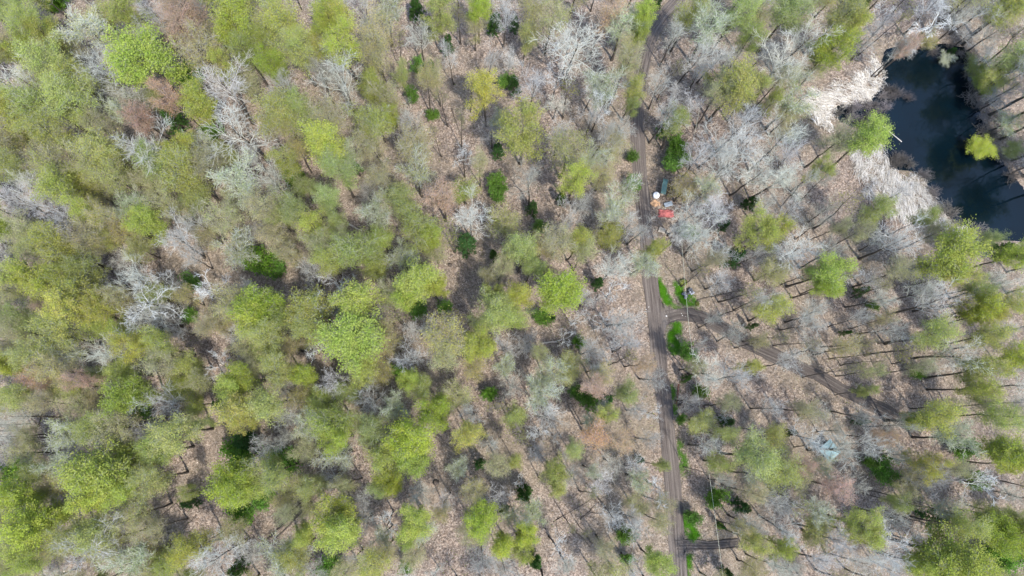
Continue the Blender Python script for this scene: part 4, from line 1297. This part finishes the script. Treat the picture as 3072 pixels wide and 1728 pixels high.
# grey sheet on timbers
p = gp(2003, 615)
rz = ang(1990, 619, 2016, 612)
gs = thing('metal_sheet', 'pale grey ribbed metal sheet lying over timbers above the red tarpaulin', 'metal sheet', p, rz)
link('sheet', corrugated('sheet', 1.55, 0.85, 0.16, 0.018, plain('galvanised_sheet', (0.34, 0.38, 0.41), 0.5, 0.2, 2, 0, 0.25, 0.5), bend=0.03), gs, (0, 0, 0.5))
for sx in (-0.55, 0.0, 0.55):
    link('timber', boxm('timber', 0.12, 0.95, 0.4, 0.01, M_POST), gs, (sx, 0, 0.22))


# red tarpaulin over a heap
def tarp(name, sx, sy, h, m, seed):
    r = np.random.default_rng(seed)
    nx, ny = 46, 30
    X, Y = np.linspace(-1, 1, nx), np.linspace(-1, 1, ny)
    A, B = np.meshgrid(X, Y)
    box = np.clip((1 - np.abs(A) ** 3) * (1 - np.abs(B) ** 3), 0, 1)
    ridge = np.exp(-((B - 0.25 * np.sin(A * 2.2)) / 0.35) ** 2) * 0.3
    wr = 0.05 * np.sin(A * 9 + 3 * B + 2 * np.sin(B * 4)) + 0.035 * np.sin(A * 4 - B * 13) + 0.02 * np.sin(A * 23 + B * 5)
    Z = h * (box ** 0.35) * (0.75 + ridge) + wr * (0.4 + box) * 0.55
    edge = 1 + 0.06 * np.sin(A * 5 + B * 7)
    top = np.stack([A * sx * edge, B * sy * edge, np.maximum(Z, 0.03)], -1).reshape(-1, 3)
    bot = top * np.array([1, 1, 1]) - np.array([0, 0, 0.012])
    n1 = len(top)
    ii = np.arange(n1).reshape(A.shape)
    f = np.stack([ii[:-1, :-1], ii[:-1, 1:], ii[1:, 1:], ii[1:, :-1]], -1).reshape(-1, 4)
    me = mesh_np(name, np.concatenate([top, bot]), [(f, 0), (f[:, ::-1] + n1, 0)], True)
    me.materials.append(m)
    return me


p = gp(1998, 641)
tp = thing('tarpaulin', 'faded red tarpaulin with folds draped over a low heap', 'tarpaulin', p, ang(1980, 642, 2016, 644))
link('sheet', tarp('sheet', 1.42, 0.72, 0.7, plain('faded_red_canvas', (0.42, 0.125, 0.115), 0.7, 0.25, 1.6), 5), tp)
for k, (x, y) in enumerate([(-1.3, -0.62), (1.3, -0.6), (0.2, 0.7), (-1.25, 0.62), (1.3, 0.6)]):
    v, f = lathe_blob(np.random.default_rng(k), 0.14, 0.13, 9, 4, 0.1)
    me = mesh_np('stone', v, [(f, 0)])
    me.materials.append(plain('grey_stone', (0.3, 0.28, 0.26), 0.9, 0.3, 5))
    link('weight_stone', me, tp, (x, y, 0.05))

# dark brush heap beside the shelter
r = np.random.default_rng(92)
p = gp(2006, 577)
n_ = 160
c = r.normal(size=(n_, 3)) * np.array([0.4, 0.55, 0.12]) + np.array([0, 0, 0.25])
d = norm(r.normal(size=(n_, 3)) * np.array([1, 1, 0.25])) * (0.3 + 0.4 * r.random((n_, 1)))
L = np.stack([c - d, c + r.normal(size=c.shape) * 0.04, c + d], 1)
v, f = tubes(L, np.full((n_, 3), 0.022), 4)
me = mesh_np('brush_heap', v, [(f, 0)])
me.materials.append(plain('dark_brush', (0.07, 0.05, 0.04), 0.95, 0.4, 4))
link('brush_heap', me, None, p, 'dark heap of cut brush right of the narrow green roof', 'brush pile')

# two pallets of boards
PALL = [((1985, 692), ang(1974, 689, 1996, 697), 1.25, 0.95, 1.45, 'stack of sawn boards, upper one of the pair near the road', True),
        ((2006, 703), ang(1993, 699, 2012, 711), 1.15, 0.85, 0.0, 'stack of sawn boards, lower one of the pair near the road', False)]
r = np.random.default_rng(93)
for (px, rz, sx, sy, _, lab, across) in PALL:
    st = thing('lumber_stack', lab, 'lumber', gp(*px), rz, 'pair of lumber stacks')
    for k in (-1, 0, 1):
        link('bearer', boxm('bearer', 0.1, sy * 0.9, 0.12, 0.006, M_POST), st, (k * sx * 0.4, 0, 0.06))
    nb = 8
    bw = (sx if across else sy) / nb
    for lay in range(3):
        for k in range(nb):
            ln_ = (sy if across else sx) * (0.95 + 0.08 * r.random())
            if across:
                me = boxm('board', bw * 0.86, ln_, 0.07, 0.006, M_WOOD)
                loc = (-sx / 2 + (k + 0.5) * bw, r.normal() * 0.02, 0.17 + lay * 0.08 + 0.02 * r.random())
            else:
                me = boxm('board', ln_, bw * 0.86, 0.07, 0.006, M_WOOD)
                loc = (r.normal() * 0.02, -sy / 2 + (k + 0.5) * bw, 0.17 + lay * 0.08 + 0.02 * r.random())
            link('board', me, st, loc)

# blue-grey hut
p = gp(2476, 1350)
M_HUT = plain('blue_grey_roofing', (0.20, 0.30, 0.32), 0.7, 0.12, 2)
M_HWALL = plain('weathered_siding', (0.16, 0.15, 0.14), 0.9, 0.3, 4)
hut = thing('hunting_hut', 'small square hut with pointed blue-grey roof under bare branches', 'hut', p, math.radians(38))
s_ = 1.4
for k in range(4):
    w_ = thing_side = None
    a = k * math.pi / 2
    wl = link('wall', boxm('wall', 2.2 if k % 2 else 2.1, 0.06, 1.9, 0.01, M_HWALL), hut, (1.07 * math.sin(a), -1.07 * math.cos(a), 1.0))
    wl.rotation_euler = (0, 0, a)
    link('window', boxm('window', 0.6, 0.05, 0.4, 0.01, plain('dark_opening', (0.015, 0.015, 0.018), 0.3, 0.1, 3)), wl, (0.0, -0.035, 0.45))
hv = np.array([(-s_, -s_, 1.9), (s_, -s_, 1.9), (s_, s_, 1.9), (-s_, s_, 1.9), (-0.1, 0, 2.75), (0.1, 0, 2.75),
               (-s_, -s_, 1.84), (s_, -s_, 1.84), (s_, s_, 1.84), (-s_, s_, 1.84)], float)
me = bpy.data.meshes.new('roof')
me.from_pydata([tuple(x) for x in hv], [], [(0, 1, 5, 4), (1, 2, 5), (2, 3, 4, 5), (3, 0, 4), (0, 6, 7, 1), (1, 7, 8, 2), (2, 8, 9, 3), (3, 9, 6, 0), (9, 8, 7, 6)])
me.materials.append(M_HUT)
rf = link('roof', me, hut)
link('ridge_cap', boxm('ridge_cap', 0.34, 0.12, 0.05, 0.01, M_HUT), rf, (0, 0, 2.77))
for k in range(4):
    cxx, cyy = (-s_, s_, s_, -s_)[k], (-s_, -s_, s_, s_)[k]
    L = np.array([[(cxx, cyy, 1.92), (0.1 if cxx > 0 else -0.1, 0, 2.77)]], float)
    v, f = tubes(L, np.full((1, 2), 0.035), 5)
    me = mesh_np('hip_cap', v, [(f, 0)])
    me.materials.append(M_HUT)
    link('hip_cap', me, rf)

# quad bike
M_BODY = plain('grey_camouflage_plastic', (0.12, 0.135, 0.16), 0.5, 0.7, 5.5)
M_BLK = plain('black_rubber', (0.018, 0.018, 0.02), 0.85, 0.3, 6)
M_SEAT = plain('black_seat', (0.03, 0.03, 0.035), 0.55, 0.2, 4)
M_MET = plain('bare_metal', (0.45, 0.45, 0.46), 0.4, 0.1, 4, 0, 0.6)
M_PALE = plain('pale_plastic', (0.32, 0.34, 0.38), 0.4, 0.1, 4)
rz = ang(2043, 892, 2080, 870)
qb = thing('quad_bike', 'grey and black quad bike parked on green grass near the junction', 'quad bike', gp(2061, 882), rz)


def wheel(x, y, rad, wd):
    me_v = []
    pr2 = [(rad * 0.55, -wd / 2), (rad * 0.9, -wd / 2), (rad, -wd * 0.3), (rad, wd * 0.3), (rad * 0.9, wd / 2), (rad * 0.55, wd / 2)]
    seg = 20
    for i, (rr, yy) in enumerate(pr2):
        for s2 in range(seg):
            a = 2 * math.pi * s2 / seg
            k = rr * (1 + (0.05 if (s2 % 2 and i in (2, 3)) else 0))
            me_v.append((k * math.cos(a), yy, k * math.sin(a)))
    V = np.array(me_v)
    idx = np.arange(len(V)).reshape(len(pr2), seg)
    f = np.stack([idx[:-1], idx[1:], np.roll(idx, -1, 1)[1:], np.roll(idx, -1, 1)[:-1]], -1).reshape(-1, 4)
    w = link('wheel', None, qb, (x, y, rad))
    me = mesh_np('tyre', V, [(f, 0)], True)
    me.materials.append(M_BLK)
    link('tyre', me, w)
    V2 = np.array([(rad * 0.56 * math.cos(2 * math.pi * k / 16), yy, rad * 0.56 * math.sin(2 * math.pi * k / 16)) for yy in (-wd * 0.35, wd * 0.35) for k in range(16)])
    i2 = np.arange(32).reshape(2, 16)
    f2 = np.stack([i2[:1], np.roll(i2, -1, 1)[:1], np.roll(i2, -1, 1)[1:], i2[1:]], -1).reshape(-1, 4)
    me = mesh_np('rim', V2, [(f2, 0), (np.arange(16)[None], 0), ((np.arange(16) + 16)[None, ::-1], 0)])
    me.materials.append(M_MET)
    link('rim', me, w)


for x in (-0.72, 0.72):
    for y in (-0.46, 0.46):
        wheel(x, y, 0.32, 0.26)


def shell(name, pts, width, m, x0=0.0, bev=0.05):
    """side outline (x,z) pushed out to a width, edges rounded"""
    import bmesh
    bm = bmesh.new()
    a = [bm.verts.new((x, -width / 2, z)) for x, z in pts]
    fa = bm.faces.new(a)
    e = bmesh.ops.extrude_face_region(bm, geom=[fa])
    for v_ in [g for g in e['geom'] if isinstance(g, bmesh.types.BMVert)]:
        v_.co.y += width
    bmesh.ops.recalc_face_normals(bm, faces=bm.faces)
    bmesh.ops.bevel(bm, geom=list(bm.edges), offset=bev, segments=3, affect='EDGES', profile=0.5)
    me = bpy.data.meshes.new(name)
    bm.to_mesh(me)
    bm.free()
    me.materials.append(m)
    return me


link('body', shell('body', [(-0.95, 0.62), (-0.9, 0.78), (-0.45, 0.8), (-0.35, 0.62), (0.25, 0.62), (0.35, 0.85), (0.75, 0.84), (1.02, 0.66), (1.0, 0.45), (0.4, 0.36), (-0.8, 0.4)], 0.42, M_BODY), qb)
for x in (-0.7, 0.72):
    for s2 in (-1, 1):
        me = shell('mudguard', [(-0.42, 0.62), (-0.34, 0.72), (0.0, 0.77), (0.34, 0.72), (0.42, 0.6), (0.3, 0.64), (0.0, 0.69), (-0.3, 0.64)], 0.32, M_BODY if s2 > 0 or x < 0 else M_PALE, bev=0.012)
        link('mudguard', me, qb, (x, s2 * 0.4, 0.02))
link('seat', shell('seat', [(-0.75, 0.78), (-0.72, 0.9), (-0.2, 0.86), (0.22, 0.9), (0.28, 0.78)], 0.34, M_SEAT, bev=0.04), qb)
link('fuel_tank', shell('fuel_tank', [(0.2, 0.78), (0.25, 0.95), (0.5, 1.0), (0.62, 0.86), (0.6, 0.78)], 0.28, M_PALE, bev=0.04), qb)
for nm, xc in (('front_rack', 0.82), ('rear_rack', -0.78)):
    Ls = [[(xc - 0.22, -0.36 + 0.12 * k, 0.9), (xc + 0.22, -0.36 + 0.12 * k, 0.9)] for k in range(7)]
    L2_ = [[(xc + s2 * 0.22, -0.4, 0.9), (xc + s2 * 0.22, 0.4, 0.9)] for s2 in (-1, 1)]
    v, f = tubes(np.array(Ls + L2_, float), np.full((9, 2), 0.014), 5)
    me = mesh_np(nm, v, [(f, 0)])
    me.materials.append(M_BLK)
    link(nm, me, qb)
hb = np.array([[(0.42, -0.4, 1.08), (0.47, -0.2, 1.12), (0.5, 0.0, 1.02), (0.47, 0.2, 1.12), (0.42, 0.4, 1.08)]], float)
v, f = tubes(hb, np.full((1, 5), 0.02), 6)
me = mesh_np('handlebar', v, [(f, 0)])
me.materials.append(M_BLK)
hbar = link('handlebar', me, qb)
for s2 in (-1, 1):
    link('grip', boxm('grip', 0.05, 0.14, 0.05, 0.015, M_BLK), hbar, (0.42, s2 * 0.42, 1.08))
    v, f = lathe_blob(np.random.default_rng(2), 0.07, 0.05, 10, 3, 0.0)
    me = mesh_np('headlight', v[:, [2, 1, 0]], [(f, 0)])
    me.materials.append(M_PALE)
    link('headlight', me, qb, (0.98, s2 * 0.16, 0.66))
link('cargo_box', boxm('cargo_box', 0.42, 0.62, 0.2, 0.04, M_BODY), qb, (-0.8, 0, 1.0))

# pale stones near the junction
for k, (x, y, s2) in enumerate([(1999, 948, 0.17), (2044, 941, 0.09), (2047, 946, 0.1), (2056, 949, 0.08), (2070, 953, 0.07), (1938, 928, 0.1), (1946, 921, 0.1)]):
    v, f = lathe_blob(np.random.default_rng(k + 20), s2, s2 * 0.8, 9, 4, 0.1)
    me = mesh_np('stone', v, [(f, 0)], True)
    me.materials.append(plain('pale_stone', (0.5, 0.48, 0.45), 0.8, 0.1, 5))
    link('stone', me, None, gp(x, y), ['palest and largest stone in the middle of the junction', 'white pebble in the side track mouth, first from the road', 'white pebble in the side track mouth, second from the road',
                                       'white pebble in the side track mouth, third from the road', 'white pebble farthest along the side track mouth', 'white stone on the left road edge by the junction', 'white stone slightly above the one on the left road edge'][k], 'stone', 'pale stones at the junction')

# overhead wire beside the road
WZ = 6.5
pts = [(2100, 322), (2063, 513), (2041, 671)]
pts2 = [(2041, 671), (2049, 743), (2069, 958), (2095, 1152), (2122, 1340), (2146, 1520), (2172, 1728), (2184, 1830)]
for i, pp in enumerate((pts, pts2)):
    L = np.array([P(x, y, WZ) for x, y in pp])
    s0 = np.linspace(0, len(L) - 1, 40)
    Lq = np.stack([np.interp(s0, np.arange(len(L)), L[:, k]) for k in range(3)], 1)
    u = np.linspace(0, 1, 40)
    Lq[:, 2] -= (1.0 if i else 0.4) * 4 * u * (1 - u)
    v, f = tubes(Lq[None], np.full((1, 40), 0.02), 4)
    me = mesh_np('overhead_wire', v, [(f, 0)])
    me.materials.append(plain('weathered_cable', (0.6, 0.62, 0.5), 0.6, 0.1, 3))
    link('overhead_wire', me, None, None, ['thin overhead wire crossing from the green bushes to the red tarpaulin', 'long thin overhead wire following the straight road downwards'][i], 'wire', 'overhead wires')
print('TREES', ntree, COUNT, 'tris', sum(len(m_.polygons) for m_ in bpy.data.meshes))
